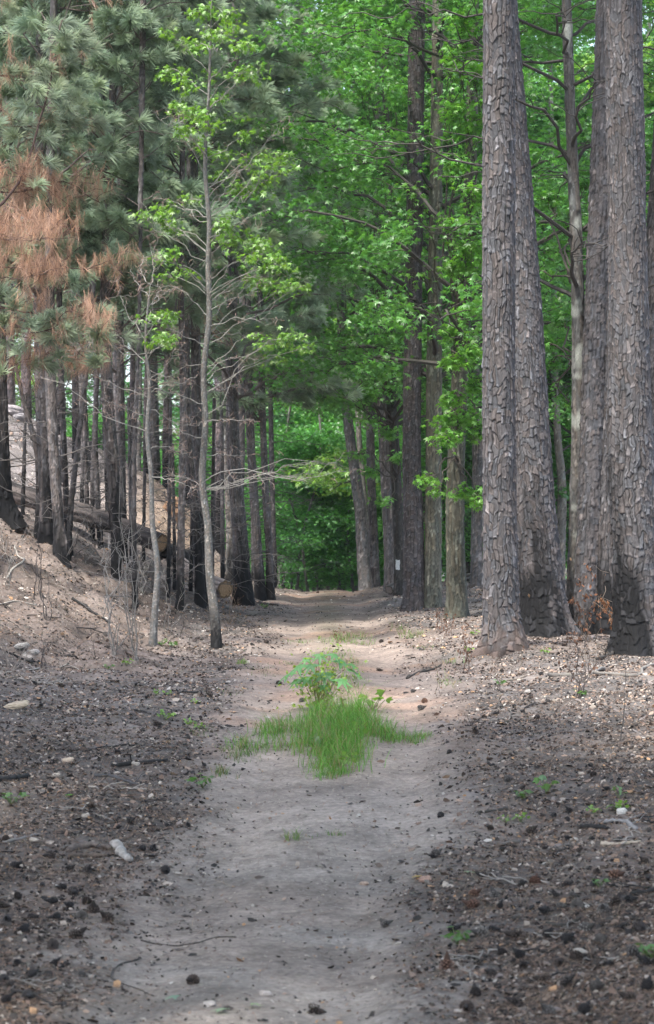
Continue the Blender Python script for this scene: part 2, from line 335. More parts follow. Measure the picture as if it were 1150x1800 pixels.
# ================================================================ bark trunks
def trunk_geo(P, Rr, seed, pw=.05, ph=.09, amp=.012, res=.02, base=(.22, .17, .15), jit=.35, char=0., charside=None, lichen=0., flare=.0, dark=.35, zbase=None, lobes=5, resl=None, varia=.5, foot=None):
    """P control points (K,3), Rr radii. Returns verts, quads, colours of a plated bark trunk."""
    r = R_(seed)
    P = np.asarray(P, float); Rr = np.asarray(Rr, float)
    Ltot = np.linalg.norm(np.diff(P, axis=0), axis=1).sum()
    rmax = Rr.max(); n_a = int(np.clip(2 * math.pi * rmax / res, 8, 230)); n_l = int(np.clip(Ltot / (resl or res), 12, 1900))
    C, rad, t = resample(P, n_l, Rr)
    T = unit(np.gradient(C, axis=0)); A = unit(np.cross(np.array([0, 1., 0]), T)); B = np.cross(T, A)
    th = np.arange(n_a) * 2 * math.pi / n_a
    r0 = float(np.median(Rr[:max(2, len(Rr) // 2)]))
    u = np.broadcast_to(th / (2 * math.pi), (n_l, n_a)); s = np.broadcast_to(t[:, None], (n_l, n_a))
    # wobble the plate lattice
    wx = np.stack([np.cos(th)[None] * r0 * 3 + 0 * s, np.sin(th)[None] * r0 * 3 + 0 * s, s * 2.2], -1)
    nc = max(6, int(round(2 * math.pi * r0 / pw)))
    uu = u * nc + .6 * vnoise(wx * 1.3, seed) + .34 * vnoise(wx * 6, seed + 1)
    ci = np.floor(uu).astype(int); fu = uu - ci; cm_ = ci % nc
    tab = r.random((nc, 2048, 5))
    vv = s / (ph * (.65 + .7 * tab[cm_, 0, 4])) + 10 * tab[cm_, 1, 4] + .75 * vnoise(wx * np.array([4, 4, 2]), seed + 5) + fu * (tab[cm_, 2, 4] - .5) * .7
    rj = np.floor(vv).astype(int); fv = vv - rj; q = tab[cm_, (rj + 7) % 2048]
    rid = q[..., 0]; spp = .35 + .3 * q[..., 2]; has = q[..., 1] > .45
    rid = np.where(has & (fu > spp), (rid + .37) % 1, rid)
    ev = np.minimum(fu, 1 - fu); ev = np.where(has, np.minimum(ev, np.abs(fu - spp) * 1.6 + .03), ev)
    stg = tab[cm_, (np.round(vv).astype(int) + 7) % 2048, 3] > .34
    jn = .05 * vnoise(wx * 14, seed + 8)
    eh = np.minimum(fv, 1 - fv) * (ph / pw)
    vstr = np.clip(.75 + .9 * vnoise(wx * np.array([5, 5, 2.5]), seed + 6), .15, 1); pl = np.minimum(1 - vstr * (1 - sstep(.0, .2, ev + jn)), np.where(stg, sstep(-.02, .13, eh + jn), 1.)); dv = fv - .5; dh = fu - .5
    n = fbm(wx * 6, 2, seed + 9); n_big = fbm(wx * .7, 2, seed + 3)
    sc = np.clip(rad / r0, .35, 1.2)[:, None]
    disp = amp * sc * (pl * (.35 + .75 * rid) + pl * (-dv * (rid ** 2) * 1.5 + dh * (((rid * 7.3) % 1) - .5) * .5) + .2 * n) + .03 * n_big * rad[:, None]
    rr = rad[:, None] + disp
    if flare:
        ph0 = r.random() * 6.28; hh = t[:, None]
        lob = (.5 + .5 * np.cos(lobes * th + ph0 + .8 * np.sin(2 * th + ph0)))[None] ** 1.5
        rr = rr * (1 + flare * (np.exp(-hh / .32) * .35 + np.exp(-hh / .22) * .75 * lob))
    V = C[:, None] + rr[..., None] * (np.cos(th)[None, :, None] * A[:, None] + np.sin(th)[None, :, None] * B[:, None])
    base = np.array(base)
    hue = ((rid * 13.7) % 1)[..., None]
    col = base * (1 - varia * .35 + varia * rid[..., None] * .7) * (1 + .18 * n[..., None] + .15 * n_big[..., None])
    col = col * (1 + (hue - .5) * np.array([.18, 0, -.14]))
    rim = (sstep(-.22, -.36, dv) * (((rid * 17.3) % 1) > .35))[..., None]; col = col * (1 + .75 * rim)  # painted lit edge along lower plate rims, together with paler inner bark showing
    flake = (((rid * 29.1) % 1) > .9)[..., None] * (n > .05)[..., None]; col = np.where(flake, col * 1.9, col)
    fis = (1 - pl)[..., None]; col = col * (1 - fis * (1 - dark))
    if lichen:
        lm = sstep(.05, .35, fbm(wx * 1.6, 3, seed + 40) - .25 + lichen * .5)[..., None]; col = col * (1 - lm * .7) + np.array([.34, .36, .33]) * lm * .7
    if char:
        nn = fbm(wx * 1.3, 3, seed + 60) + 1.1 * fbm(wx * np.array([5, 5, .7]), 3, seed + 61)
        side = 1.0 if charside is None else (.1 + .9 * np.clip(.15 + np.cos(th - charside), 0, 1))[None]
        hc = char * side * (1 + .75 * nn)
        cm = sstep(1.35, .45, t[:, None] / np.maximum(hc, .02) + .35 * (rid - .5))[..., None]
        col = col * (1 - cm) + (np.array([.007, .007, .008]) * (1 + 1.5 * (rid[..., None] > .85))) * cm
        soot = sstep(1.9, .9, t[:, None] / np.maximum(hc, .02))[..., None]; col = col * (1 - .45 * soot * (1 - cm))
    if foot is not None:
        fm = .8 * sstep(foot, foot * .2, t[:, None] + .5 * n)[..., None]; col = col * (1 - fm) + np.array([.085, .062, .054]) * (.5 + rid[..., None]) * fm
    idx = np.arange(n_l * n_a).reshape(n_l, n_a); jx = np.roll(idx, -1, 1)
    Qd = np.stack([idx[:-1], jx[:-1], jx[1:], idx[1:]], -1).reshape(-1, 4)
    return V.reshape(-1, 3), Qd, np.clip(col, 0.004, .8).reshape(-1, 3)

def path_px(pts, Y, lean=0.):
    """trunk control points from (column, row, width) at one depth"""
    P = np.array([W(a, b, Y) for a, b, _ in pts]); R0 = np.array([w / 2 / F * Y for _, _, w in pts])
    P[:, 1] += lean * (P[:, 2] - P[0, 2])
    return P, R0
def extend_top(P, R0, ztop, rtop=.03):
    d = P[-1] - P[-2]; d = d / max(d[2], .2); h = ztop - P[-1][2]
    if h <= .5: return P, R0
    d[:2] *= .5
    q = [P[-1] + d * h * f for f in (.35, .7, 1.)]; rr = [R0[-1] * (1 - f) + rtop * f for f in (.35, .7, 1.)]
    return np.vstack([P, q]), np.r_[R0, rr]

# ================================================================ foliage
def star_leaf(lobes=5, droop=.35):
    """flat lobed leaf with its stalk at the origin, tip along +y, one unit long"""
    a = []; c = np.array([0, .42, 0])
    if lobes == 5: ang = [-150, -118, -82, -48, -24, 0, 24, 48, 82, 118, 150]; rad = [.22, .44, .2, .55, .2, .6, .2, .55, .2, .44, .22]
    elif lobes == 3: ang = [-160, -100, -60, -28, 0, 28, 60, 100, 160]; rad = [.34, .34, .48, .3, .58, .3, .48, .34, .34]
    else: ang = [-180, -90, -45, 0, 45, 90]; rad = [.42, .26, .3, .58, .3, .26]
    for an, r in zip(ang, rad):
        t = math.radians(an); a.append(c + np.array([math.sin(t) * r, math.cos(t) * r, 0]))
    V = np.array([c] + a); V[:, 2] = -droop * ((V[:, 1] - .2) ** 2) - .35 * np.abs(V[:, 0]) ** 1.5
    n = len(a); Fc = [(0, i + 1, (i + 1) % n + 1) for i in range(n)]
    return V, np.array(Fc)
LEAF5 = star_leaf(5); LEAF3 = star_leaf(3); LEAF1 = star_leaf(1, .25)
QUADL = (np.array([[0, 0, 0], [.36, .5, -.06], [0, 1, -.12], [-.36, .5, -.06]]), np.array([[0, 1, 2, 3]]))
LEAF7 = (np.array([[0, 0, 0], [.34, .3, -.1], [.12, .42, 0], [.36, .78, -.14], [0, 1, -.2], [-.36, .78, -.14], [-.12, .42, 0], [-.34, .3, -.1]]),
         np.array([[0, 1, 2], [0, 2, 6], [0, 6, 7], [2, 3, 4], [2, 4, 6], [4, 5, 6]]))

def put(shape, pos, M, size, colr):
    """instances of shape (V,F) merged in arrays"""
    V, Fc = shape; n = len(pos)
    if n == 0: return np.zeros((0, 3)), np.zeros((0, Fc.shape[1]), int), np.zeros((0, 3))
    X = np.einsum('nij,vj->nvi', M, V) * np.asarray(size)[:, None, None] + np.asarray(pos)[:, None]
    f = Fc[None] + (np.arange(n) * len(V))[:, None, None]
    return X.reshape(-1, 3), f.reshape(-1, Fc.shape[1]), np.repeat(colr, len(V), axis=0)
def leaf_frames(r, n, tilt=.5, down=.25):
    """leaf normals near up, tips in any compass direction and hanging a little"""
    az = r.random(n) * 2 * math.pi; pit = -down + tilt * (r.random(n) - .5) * 1.6; rol = tilt * r.standard_normal(n)
    y = np.stack([np.cos(az) * np.cos(pit), np.sin(az) * np.cos(pit), np.sin(pit)], -1)
    x0 = np.stack([-np.sin(az), np.cos(az), 0 * az], -1); z0 = np.cross(x0, y)
    z0 = z0 * np.sign(z0[:, 2:3] + 1e-6); x0 = np.cross(y, z0)
    c, s = np.cos(rol)[:, None], np.sin(rol)[:, None]
    x = x0 * c + z0 * s; z = np.cross(x, y)
    return np.stack([x, y, z], -1)
def leaf_cols(r, n, base, var=.25, yel=.3):
    k = 1 + var * r.standard_normal(n)[:, None]; y = r.random(n)[:, None] ** 2 * yel
    c = np.array(base) * np.clip(k, .45, 1.8); return c * (1 - y) + c * np.array([1.6, 1.2, .6]) * y
# needle tufts -------------------------------------------------
def tuft_shape(seed, n=34, spread=(.2, 1.25), L=1., w=.016, back=.35):
    r = R_(seed); V = []; Fc = []
    for i in range(n):
        th = spread[0] + (spread[1] - spread[0]) * r.random(); az = r.random() * 6.283; l = L * (.75 + .35 * r.random())
        d = np.array([math.sin(th) * math.cos(az), math.sin(th) * math.sin(az), math.cos(th)])
        s = np.array([0, 0, -back * r.random()]); p = np.cross(d, r.standard_normal(3)); p = p / np.linalg.norm(p) * w
        k = len(V); V += [s - p, s + p, s + d * l * .6 + p * .7 , s + d * l]; Fc.append([k, k + 1, k + 2]); Fc.append([k, k + 2, k + 3])
    return np.array(V), np.array(Fc)
TUFTS = [tuft_shape(100 + i, 54, w=.0075) for i in range(4)]
TUFTS_SPARSE = [tuft_shape(140 + i, 26, w=.014) for i in range(3)]
BROOMS = [tuft_shape(120 + i, 20, (.02, .75), 1., .007, 1.2) for i in range(4)]
def needles(acc, r, pos, dirs, size, base, shapes=TUFTS, droop=.12, var=.22):
    n = len(pos)
    if n == 0: return
    pick = r.integers(0, len(shapes), n)
    for k, sh in enumerate(shapes):
        m = pick == k; q = int(m.sum())
        if not q: continue
        Mx = basis(dirs[m], r.random(q) * 6.28)
        c = leaf_cols(r, q, base, var, .25)
        V, Fc, C = put(sh, pos[m], Mx, size * (.8 + .4 * r.random(q)), c)
        V = V.reshape(q, -1, 4, 3); V[:, :, 3, 2] -= size * droop * r.random((q, 1)) * 2; V = V.reshape(-1, 3)
        acc.add(V, Fc, C)

def wander(r, a, b, K=6, wob=.06, up=0.):
    """crooked path(s) from a to b, (B,K,3)"""
    a = np.atleast_2d(a); b = np.atleast_2d(b); t = np.linspace(0, 1, K)[None, :, None]
    P = a[:, None] * (1 - t) + b[:, None] * t; L = np.linalg.norm(b - a, axis=-1)[:, None, None]
    n = r.standard_normal((len(a), K, 3)); n = np.cumsum(n, axis=1); n = n - n[:, :1]; n = n - t * n[:, -1:]
    P = P + n * L * wob; P[..., 2] += (np.sin(t[..., 0] * math.pi) * up * L[..., 0])
    return P
def along(P, t):
    """points at parameters t (B,m) on (B,K,3)"""
    K = P.shape[1]; f = np.clip(t * (K - 1), 0, K - 1.001); i = f.astype(int); u = (f - i)[..., None]
    b = np.arange(P.shape[0])[:, None]; return P[b, i] * (1 - u) + P[b, i + 1] * u

def at_height(C, R0, z):
    zs = C[:, 2]; x = np.interp(z, zs, C[:, 0]); y = np.interp(z, zs, C[:, 1]); return np.stack([x, y, z + 0 * x], -1), np.interp(z, zs, R0)

def pine_crown(r, P, R0, z0, z1, Lmax, col=(.075, .115, .075), step=.55, per=3, tsize=.2, wood=(.13, .11, .1), dense=1., shapes=TUFTS, azlim=None, bare=.25, browned=0., droop=-.15):
    """whorled limbs with needle tufts. Returns (wood acc, needle acc)"""
    Cw, rw, _ = resample(P, 60, R0); wo = Acc(); ne = Acc()
    zs = np.arange(z0, z1, step); B = len(zs) * per
    z = np.repeat(zs, per) + r.uniform(-.1, .1, B) * step * 2
    az = r.random(B) * 6.283 if azlim is None else azlim[0] + r.random(B) * (azlim[1] - azlim[0])
    f = np.clip((z - z0) / max(z1 - z0, .1), 0, 1)
    L = Lmax * (.45 + .55 * np.sqrt(np.clip(1 - f, 0, 1))) * r.uniform(.6, 1.1, B)
    a, ra = at_height(Cw, rw, z)
    rise = r.uniform(-.15, .35, B) + .35 * f
    b = a + np.stack([np.cos(az) * L, np.sin(az) * L, rise * L], -1)
    BP = wander(r, a, b, 8, .03, droop * -1)
    tt = np.linspace(0, 1, 8)[None]
    BR = np.clip(ra * .34, .012, .035)[:, None] * (1 - .82 * tt) * (L / Lmax)[:, None] ** .5
    V, Q4 = tubes(BP, BR, 5); wo.add(V, Q4, wood)
    m = int(7 * dense)
    t = bare + (1 - bare) * (np.arange(m)[None] + r.random((B, m))) / m
    sp = along(BP, t).reshape(-1, 3); ba = np.repeat(az, m); bl = np.repeat(L, m) * (1.05 - t.ravel()) * .5 + .12
    sg = np.where(r.random(len(sp)) < .5, 1, -1); sa = ba + sg * r.uniform(.3, 1.1, len(sp))
    ep = sp + np.stack([np.cos(sa) * bl, np.sin(sa) * bl, r.uniform(-.1, .45, len(sp)) * bl], -1)
    TP = wander(r, sp, ep, 4, .05, .05)
    V, Q4 = tubes(TP, np.full((len(sp), 4), .004) * np.array([1.4, 1.1, .9, .7]), 3); wo.add(V, Q4, np.array(wood) * 1.1)
    # tufts on the twig ends and back along them
    k = 3
    q = along(TP, np.tile(np.array([[1., .72, .4]]), (len(sp), 1)) + r.uniform(-.1, 0, (len(sp), k))).reshape(-1, 3)
    d = np.repeat(unit(ep - sp), k, axis=0) + .5 * r.standard_normal((len(q), 3)) + np.array([0, 0, .35])
    if browned:
        bm = vnoise(q * .9, 77) + r.uniform(-.3, .3, len(q)) < browned * 2 - 1
        needles(ne, r, q[~bm], unit(d[~bm]), tsize, col, shapes)
        dd = d[bm] * .35 + np.array([0, 0, -1.]); needles(ne, r, q[bm], unit(dd), tsize * 1.05, (.38, .25, .19), BROOMS, .05, .25)
    else:
        needles(ne, r, q, unit(d), tsize, col, shapes)
    return wo, ne

def dead_limbs(r, P, R0, z0, z1, n, L=(.3, 1.2), col=(.12, .11, .105), azc=None, twigs=3, rad=.011):
    Cw, rw, _ = resample(P, 60, R0); wo = Acc()
    z = r.uniform(z0, z1, n); az = r.random(n) * 6.283 if azc is None else azc + r.uniform(-1, 1, n)
    a, ra = at_height(Cw, rw, z); l = r.uniform(L[0], L[1], n)
    b = a + np.stack([np.cos(az) * l, np.sin(az) * l, r.uniform(-.35, .35, n) * l], -1)
    BP = wander(r, a, b, 7, .05, .06)
    V, Q4 = tubes(BP, rad * (l / L[1] * .6 + .4)[:, None] * np.linspace(1, .3, 7)[None], 5); wo.add(V, Q4, col)
    if twigs:
        t = r.uniform(.3, 1, (n, twigs)); sp = along(BP, t).reshape(-1, 3); l2 = np.repeat(l, twigs) * r.uniform(.15, .4, n * twigs)
        dd = unit(np.repeat(unit(b - a), twigs, axis=0) + .8 * r.standard_normal((n * twigs, 3)))
        TP = wander(r, sp, sp + dd * l2[:, None], 5, .07); V, Q4 = tubes(TP, rad * .35 * np.linspace(1, .5, 5)[None] * np.ones((n * twigs, 1)), 3); wo.add(V, Q4, np.array(col) * 1.1)
    return wo

def spray(r, wo, le, origin, centre, rad, n, lsize, lcol, shape=LEAF5, bcol=(.2, .19, .17), brad=.01, flat=.35, ntw=7, petiole=True, var=.22, yel=.35, limb=True, up=.1, tilt=.5, down=.25):
    """a limb from origin to a cluster of leafy twigs"""
    origin = np.asarray(origin, float); centre = np.asarray(centre, float)
    if limb:
        LP = wander(r, origin, centre, 9, .035, up); V, Q4 = tubes(LP, brad * np.linspace(1, .35, 9)[None], 5); wo.add(V, Q4, bcol)
        hub = along(LP, r.uniform(.72, 1., (1, ntw)))[0]
    else: hub = np.tile(centre, (ntw, 1))
    d = r.standard_normal((ntw, 3)); d = unit(d) * rad * r.uniform(.5, 1.1, (ntw, 1)); d[:, 2] *= flat
    e = centre + d
    TP = wander(r, hub, e, 6, .06, .08); V, Q4 = tubes(TP, brad * .35 * np.linspace(1, .4, 6)[None] * np.ones((ntw, 1)), 3); wo.add(V, Q4, bcol)
    k = r.integers(0, ntw, n); t = 1 - r.random(n) ** 1.5 * .8
    p = along(TP[k], t[:, None])[:, 0] + r.standard_normal((n, 3)) * np.array([1, 1, .6]) * lsize * .55
    V, Fc, C = put(shape, p, leaf_frames(r, n, tilt, down), lsize * r.uniform(.65, 1.15, n), leaf_cols(r, n, lcol, var, yel)); le.add(V, Fc, C)

def broad_crown(r, P, R0, z0, z1, Rad, nlimb, per=7, leaves=55, lsize=.12, lcol=(.05, .13, .03), shape=LEAF7, bcol=(.065, .06, .055), crad=.55, flat=.32, keep=None, rise=(.0, .45), yel=.35, tilt=.5):
    """limbs in tiers, each carrying flat leafy sprays, vectorised"""
    Cw, rw, _ = resample(P, 60, R0); wo = Acc(); le = Acc()
    z = np.sort(r.uniform(z0, z1, nlimb)); az = np.arange(nlimb) * 2.4 + r.uniform(-.5, .5, nlimb)
    f = (z - z0) / max(z1 - z0, .1); L = Rad * (.55 + .45 * np.sin(np.clip(f * 1.1 + .25, 0, 1) * math.pi)) * r.uniform(.6, 1.1, nlimb)
    a, ra = at_height(Cw, rw, z)
    b = a + np.stack([np.cos(az) * L, np.sin(az) * L, r.uniform(rise[0], rise[1], nlimb) * L], -1)
    LP = wander(r, a, b, 10, .026, .1)
    V, Q4 = tubes(LP, np.clip(ra * .4, .012, .06)[:, None] * np.linspace(1, .2, 10)[None], 6); wo.add(V, Q4, bcol)
    t = .25 + .75 * (np.arange(per)[None] + r.random((nlimb, per))) / per
    sp = along(LP, t).reshape(-1, 3); n = len(sp)
    sa = np.repeat(az, per) + np.where(r.random(n) < .5, 1, -1) * r.uniform(.2, 1.3, n); sl = np.repeat(L, per) * r.uniform(.12, .34, n) + .15
    ep = sp + np.stack([np.cos(sa) * sl, np.sin(sa) * sl, r.uniform(-.15, .4, n) * sl], -1)
    SP = wander(r, sp, ep, 6, .05, .06); V, Q4 = tubes(SP, .009 * np.linspace(1, .4, 6)[None] * np.ones((n, 1)), 4); wo.add(V, Q4, bcol)
    # leaves
    ccn = np.repeat(ep, leaves, axis=0); N = len(ccn)
    off = r.standard_normal((N, 3)) * crad * .55; off[:, 2] = off[:, 2] * flat - .12 * crad * (off[:, 0] ** 2 + off[:, 1] ** 2) / crad ** 2
    p = ccn + off
    if keep is not None: p = p[keep(p)]
    N = len(p)
    ton = (1 + .28 * fbm(p * .9, 2, int(r.integers(0, 999))))[:, None]
    V, Fc, C = put(shape, p, leaf_frames(r, N, tilt, .25), lsize * r.uniform(.65, 1.15, N), leaf_cols(r, N, lcol, .2, yel) * ton); le.add(V, Fc, C)
    return wo, le

# ================================================================ the trees
PINE = dict(pw=.06, ph=.11, amp=.015, base=(.092, .086, .089), dark=.18)
SMALLPINE = dict(pw=.04, ph=.15, amp=.012, base=(.125, .112, .11), dark=.3)
GREYBARK = dict(pw=.055, ph=.24, amp=.011, base=(.16, .15, .135), dark=.32, varia=.45)
def tree(name, label, cat, pts, ztop=None, Y=None, group=None, seed=1, crown=None, limbs=None, lean=0., rtop=.04, res=.02, sink=.12, trunk_name='trunk', **bk):
    b = G(pts[0][0], pts[0][1]) if Y is None else Vector(tuple(W(pts[0][0], pts[0][1], Y)))
    if Y is not None: b.z = gz1(b.x, b.y)
    Yd = b.y
    P, R0 = path_px(pts, Yd, lean)
    P[0, 2] = b.z - sink
    if ztop: P, R0 = extend_top(P, R0, ztop, rtop)
    t = thing(name, label, cat, b, group)
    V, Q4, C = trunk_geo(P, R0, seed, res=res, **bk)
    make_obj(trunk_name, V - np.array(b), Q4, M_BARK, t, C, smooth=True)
    r = R_(seed + 500)
    if crown:
        wo, le = crown(r, P, R0)
        wo.obj('limbs', M_TWIG, t, sub=b); le.obj('needles' if 'pine' in name or 'sapling' == name and False else 'leaves', M_NEEDLE if 'pine' in name else M_LEAF, t, sub=b)
    if limbs:
        limbs(r, P, R0).obj('dead_limbs', M_TWIG, t, sub=b)
    return t, P, R0, b
def PC(z0, z1, Lm, **k): return lambda r, P, R0: pine_crown(r, P, R0, z0, z1, Lm, **k)
CLEAR = lambda p: ~((p[:, 0] > 1.2) & (p[:, 0] < 1.78) & (p[:, 1] < 39.3) & (r_keep(p) > .12))
def r_keep(p): return (np.sin(p[:, 0] * 311.7 + p[:, 2] * 127.1 + p[:, 1] * 74.7) * 43758.5) % 1
def BC(z0, z1, Rd, n, **k): return lambda r, P, R0: broad_crown(r, P, R0, z0, z1, Rd, n, **k)
def DL(z0, z1, n, **k): return lambda r, P, R0: dead_limbs(r, P, R0, z0, z1, n, **k)
# --- the big plated pines on the right
GP = 'big old pines beside the trail on the right'
HI = PC(11.5, 17, 3.0, step=.9)
tree('big_pine', 'thick old pine with plated grey bark nearest the trail, bark flaking red at its foot', 'pine tree',
     [(885,1142,84),(884,1112,66),(882,1090,61),(880,1000,58),(878,850,56),(877,600,55),(877,300,54),(877,0,53)], 18, group=GP, seed=11, crown=HI, res=.0095, flare=.55, foot=.5, lobes=6, char=.1, **PINE)
tree('big_pine', 'leaning old pine with a charred black base, close behind the foremost plated pine', 'pine tree',
     [(962,1114,96),(958,1085,80),(955,1050,76),(944,950,74),(930,750,70),(917,500,63),(900,250,56),(882,0,52)], 18, group=GP, seed=12, crown=HI, res=.011, flare=.42, char=1.35, charside=-2.3, **PINE)
tree('big_pine', 'thick old pine at the right edge with a black burn scar up its left side', 'pine tree',
     [(1128,1152,100),(1125,1115,86),(1122,1080,82),(1113,950,84),(1107,800,82),(1106,600,68),(1101,300,63),(1095,0,64)], 18, group=GP, seed=13, crown=HI, res=.0105, flare=.5, char=1.9, charside=math.pi * 1.08, **PINE)
tree('big_pine', 'burnt old pine squeezed behind the thick right-hand pine, its foot wholly black', 'pine tree',
     [(1080,1112,66),(1078,1000,62),(1082,850,56),(1086,600,50),(1092,300,44),(1094,0,40)], 17, group=GP, seed=14, crown=HI, res=.016, flare=.35, char=1.5, **PINE)
tree('big_pine', 'slender grey-brown pine leaning right, between the pale trunk and the thick right-hand pine', 'pine tree',
     [(1030,1108,46),(1035,1000,45),(1041,850,46),(1050,600,47),(1062,300,46),(1072,0,44)], 17, group=GP, seed=15, crown=HI, res=.016, flare=.25, char=.25, **dict(PINE, base=(.086,.081,.085), pw=.05))
tree('big_pine', 'pine leaning out of the picture at the right edge, half hidden by the thick pine', 'pine tree',
     [(1120,1105,50),(1128,900,48),(1140,700,46),(1153,500,44),(1166,300,42),(1185,0,40)], 17, group=GP, seed=16, crown=HI, res=.016, flare=.25, char=.3, **PINE)
tree('straight_pine', 'tall straight pine with dark plated bark on the trail edge, right of the far bend', 'pine tree',
     [(730,1072,42),(729,1050,36),(727,950,34),(724,800,31),(726,600,29),(730,300,28),(733,0,27)], 19, seed=17, crown=PC(13.5, 19, 3, step=.9), res=.016, flare=.5, **dict(PINE, base=(.10,.088,.09), pw=.06, ph=.11, amp=.013))
# --- broadleaf trees on the right
DG = (.06, .20, .05); MG = (.085, .26, .06); BG_ = (.18, .37, .075)
GB = 'broadleaf trees in the green wood on the right'
tree('broadleaf_tree', 'pale lichen-spotted slender trunk standing right of the leaning charred pine', 'tree',
     [(1008,1106,24),(1010,1000,24),(1014,900,25),(1018,700,24),(1014,450,20),(1003,200,17),(996,0,16)], 14, group=GB, seed=21, res=.018, flare=.2, lichen=.2,
     crown=BC(5.2, 13, 2.8, 26, keep=lambda p: p[:, 1] > 31.2, per=8, leaves=54, lsize=.115, lcol=MG, shape=LEAF5), **dict(GREYBARK, base=(.095, .09, .085)))
tree('broadleaf_tree', 'dark mossy trunk left of the foremost plated pine', 'tree',
     [(804,1085,40),(803,1050,33),(800,900,31),(803,780,29),(812,600,26),(824,400,22),(830,200,19),(833,0,17)], 15, group=GB, seed=22, res=.016, flare=.35,
     crown=BC(4.9, 14, 3.4, 34, per=9, leaves=70, lsize=.125, lcol=MG, shape=LEAF5, keep=CLEAR), **dict(GREYBARK, base=(.085, .083, .065)))
tree('broadleaf_tree', 'grey-green ridged trunk just right of the tall straight pine', 'tree',
     [(760,1068,32),(761,1000,28),(762,850,27),(763,700,26),(765,500,24),(768,200,20),(770,0,18)], 17, group=GB, seed=23, res=.018, flare=.3,
     crown=BC(5.0, 15, 3.4, 34, keep=CLEAR, per=9, leaves=70, lsize=.12, lcol=MG, shape=LEAF5), **dict(GREYBARK, base=(.13, .125, .10)))
tree('broadleaf_tree', 'grey trunk half hidden between the mossy trunk and the foremost plated pine', 'tree',
     [(838,1030,20),(838,950,19),(840,800,18),(836,600,17),(826,300,14),(820,0,12)], 18, group=GB, seed=24, res=.025, flare=.2,
     crown=BC(4.8, 16, 3.6, 36, per=9, leaves=64, lsize=.125, lcol=DG, shape=LEAF7), **dict(GREYBARK, base=(.15, .135, .13)))
_t, _P, _R, _b = tree('broadleaf_tree', 'dark leaning trunk with a white painted blaze, left of the tall straight pine', 'tree',
     [(703,1047,19),(702,1000,17),(699,900,17),(694,800,18),(688,700,17),(682,550,14),(680,300,12),(676,0,10)], 18, group=GB, seed=25, res=.025, flare=.25,
     crown=BC(4.7, 16, 3.2, 36, per=9, leaves=70, lsize=.12, lcol=MG, shape=LEAF5, yel=.45), **dict(GREYBARK, base=(.05, .045, .04)))
# the blaze: a flat dab of paint following the bark
_bl = W(699.5, 992, _b.y); _a = Acc(); _th = np.linspace(-2.05, -1.3, 6); _zz = np.linspace(-.105, .085, 7)
_rr = 17 / 2 / F * _b.y + .016
_g = np.array([[[_bl[0] + .5 / F * _b.y + _rr * math.cos(t) + .004 * math.sin(40 * z), _b.y + _rr * math.sin(t), _bl[2] + z + .006 * math.sin(9 * t)] for t in _th] for z in _zz])
_i = np.arange(42).reshape(7, 6)
_a.add(_g.reshape(-1, 3), np.stack([_i[:-1, :-1], _i[:-1, 1:], _i[1:, 1:], _i[1:, :-1]], -1).reshape(-1, 4), (.62, .64, .64))
_a.obj('painted_blaze', M_TWIG, _t, sub=_b)
tree('broadleaf_tree', 'rough grey trunk with a rugged bark seam left of the blazed trunk', 'tree',
     [(690,1036,27),(687,980,22),(683,900,21),(677,800,20),(672,650,17),(668,400,14),(664,0,10)], 19, group=GB, seed=26, res=.025, flare=.3,
     crown=BC(4.9, 17, 3.4, 36, per=9, leaves=66, lsize=.13, lcol=MG, shape=LEAF5, yel=.4), **dict(GREYBARK, base=(.13, .115, .11), pw=.05))
tree('broadleaf_tree', 'grey trunk leaning left beside the far bend of the trail', 'tree',
     [(644,1034,24),(640,1000,22),(634,900,20),(624,830,18),(613,750,17),(604,650,15),(598,450,12),(596,200,10)], 19, group=GB, seed=27, res=.03, flare=.25,
     crown=BC(5.6, 18, 3.6, 40, per=9, leaves=66, lsize=.14, lcol=BG_, shape=LEAF7, yel=.4), **dict(GREYBARK, base=(.15, .14, .135)))
tree('broadleaf_tree', 'straight brown-grey trunk just right of the leaning trunk at the far bend', 'tree',
     [(660,1030,17),(657,950,15),(653,850,14),(650,700,13),(648,500,11),(646,200,9)], 20, group=GB, seed=28, res=.03, flare=.2,
     crown=BC(6.2, 19, 3.6, 36, per=9, leaves=60, lsize=.14, lcol=MG, shape=LEAF7), **dict(GREYBARK, base=(.14, .125, .12)))
tree('broadleaf_tree', 'thin dark trunk squeezed between two grey trunks at the far bend', 'tree',
     [(650,1028,12),(646,950,11),(638,850,10),(632,780,9),(628,600,8)], 16, Y=58, group=GB, seed=29, res=.035, crown=BC(8, 16, 3, 18, per=6, leaves=40, lsize=.14, lcol=DG, shape=LEAF7), **GREYBARK)
tree('broadleaf_tree', 'grey-brown trunk far behind, left of the foremost plated pine', 'tree',
     [(821,1018,18),(820,900,17),(818,700,15),(816,500,13)], 19, Y=60, group=GB, seed=30, res=.035, crown=BC(4.5, 18, 4, 34, per=7, leaves=46, lsize=.15, lcol=DG, shape=LEAF7), **GREYBARK)
tree('broadleaf_tree', 'forked mossy trunk in the shade between the two pine groups on the right', 'tree',
     [(985,1050,17),(986,950,16),(988,860,15),(980,760,12),(975,600,10)], 17, Y=48, group=GB, seed=31, res=.03, crown=BC(4.2, 16, 3.6, 34, per=7, leaves=46, lsize=.13, lcol=DG, shape=LEAF5), **GREYBARK)

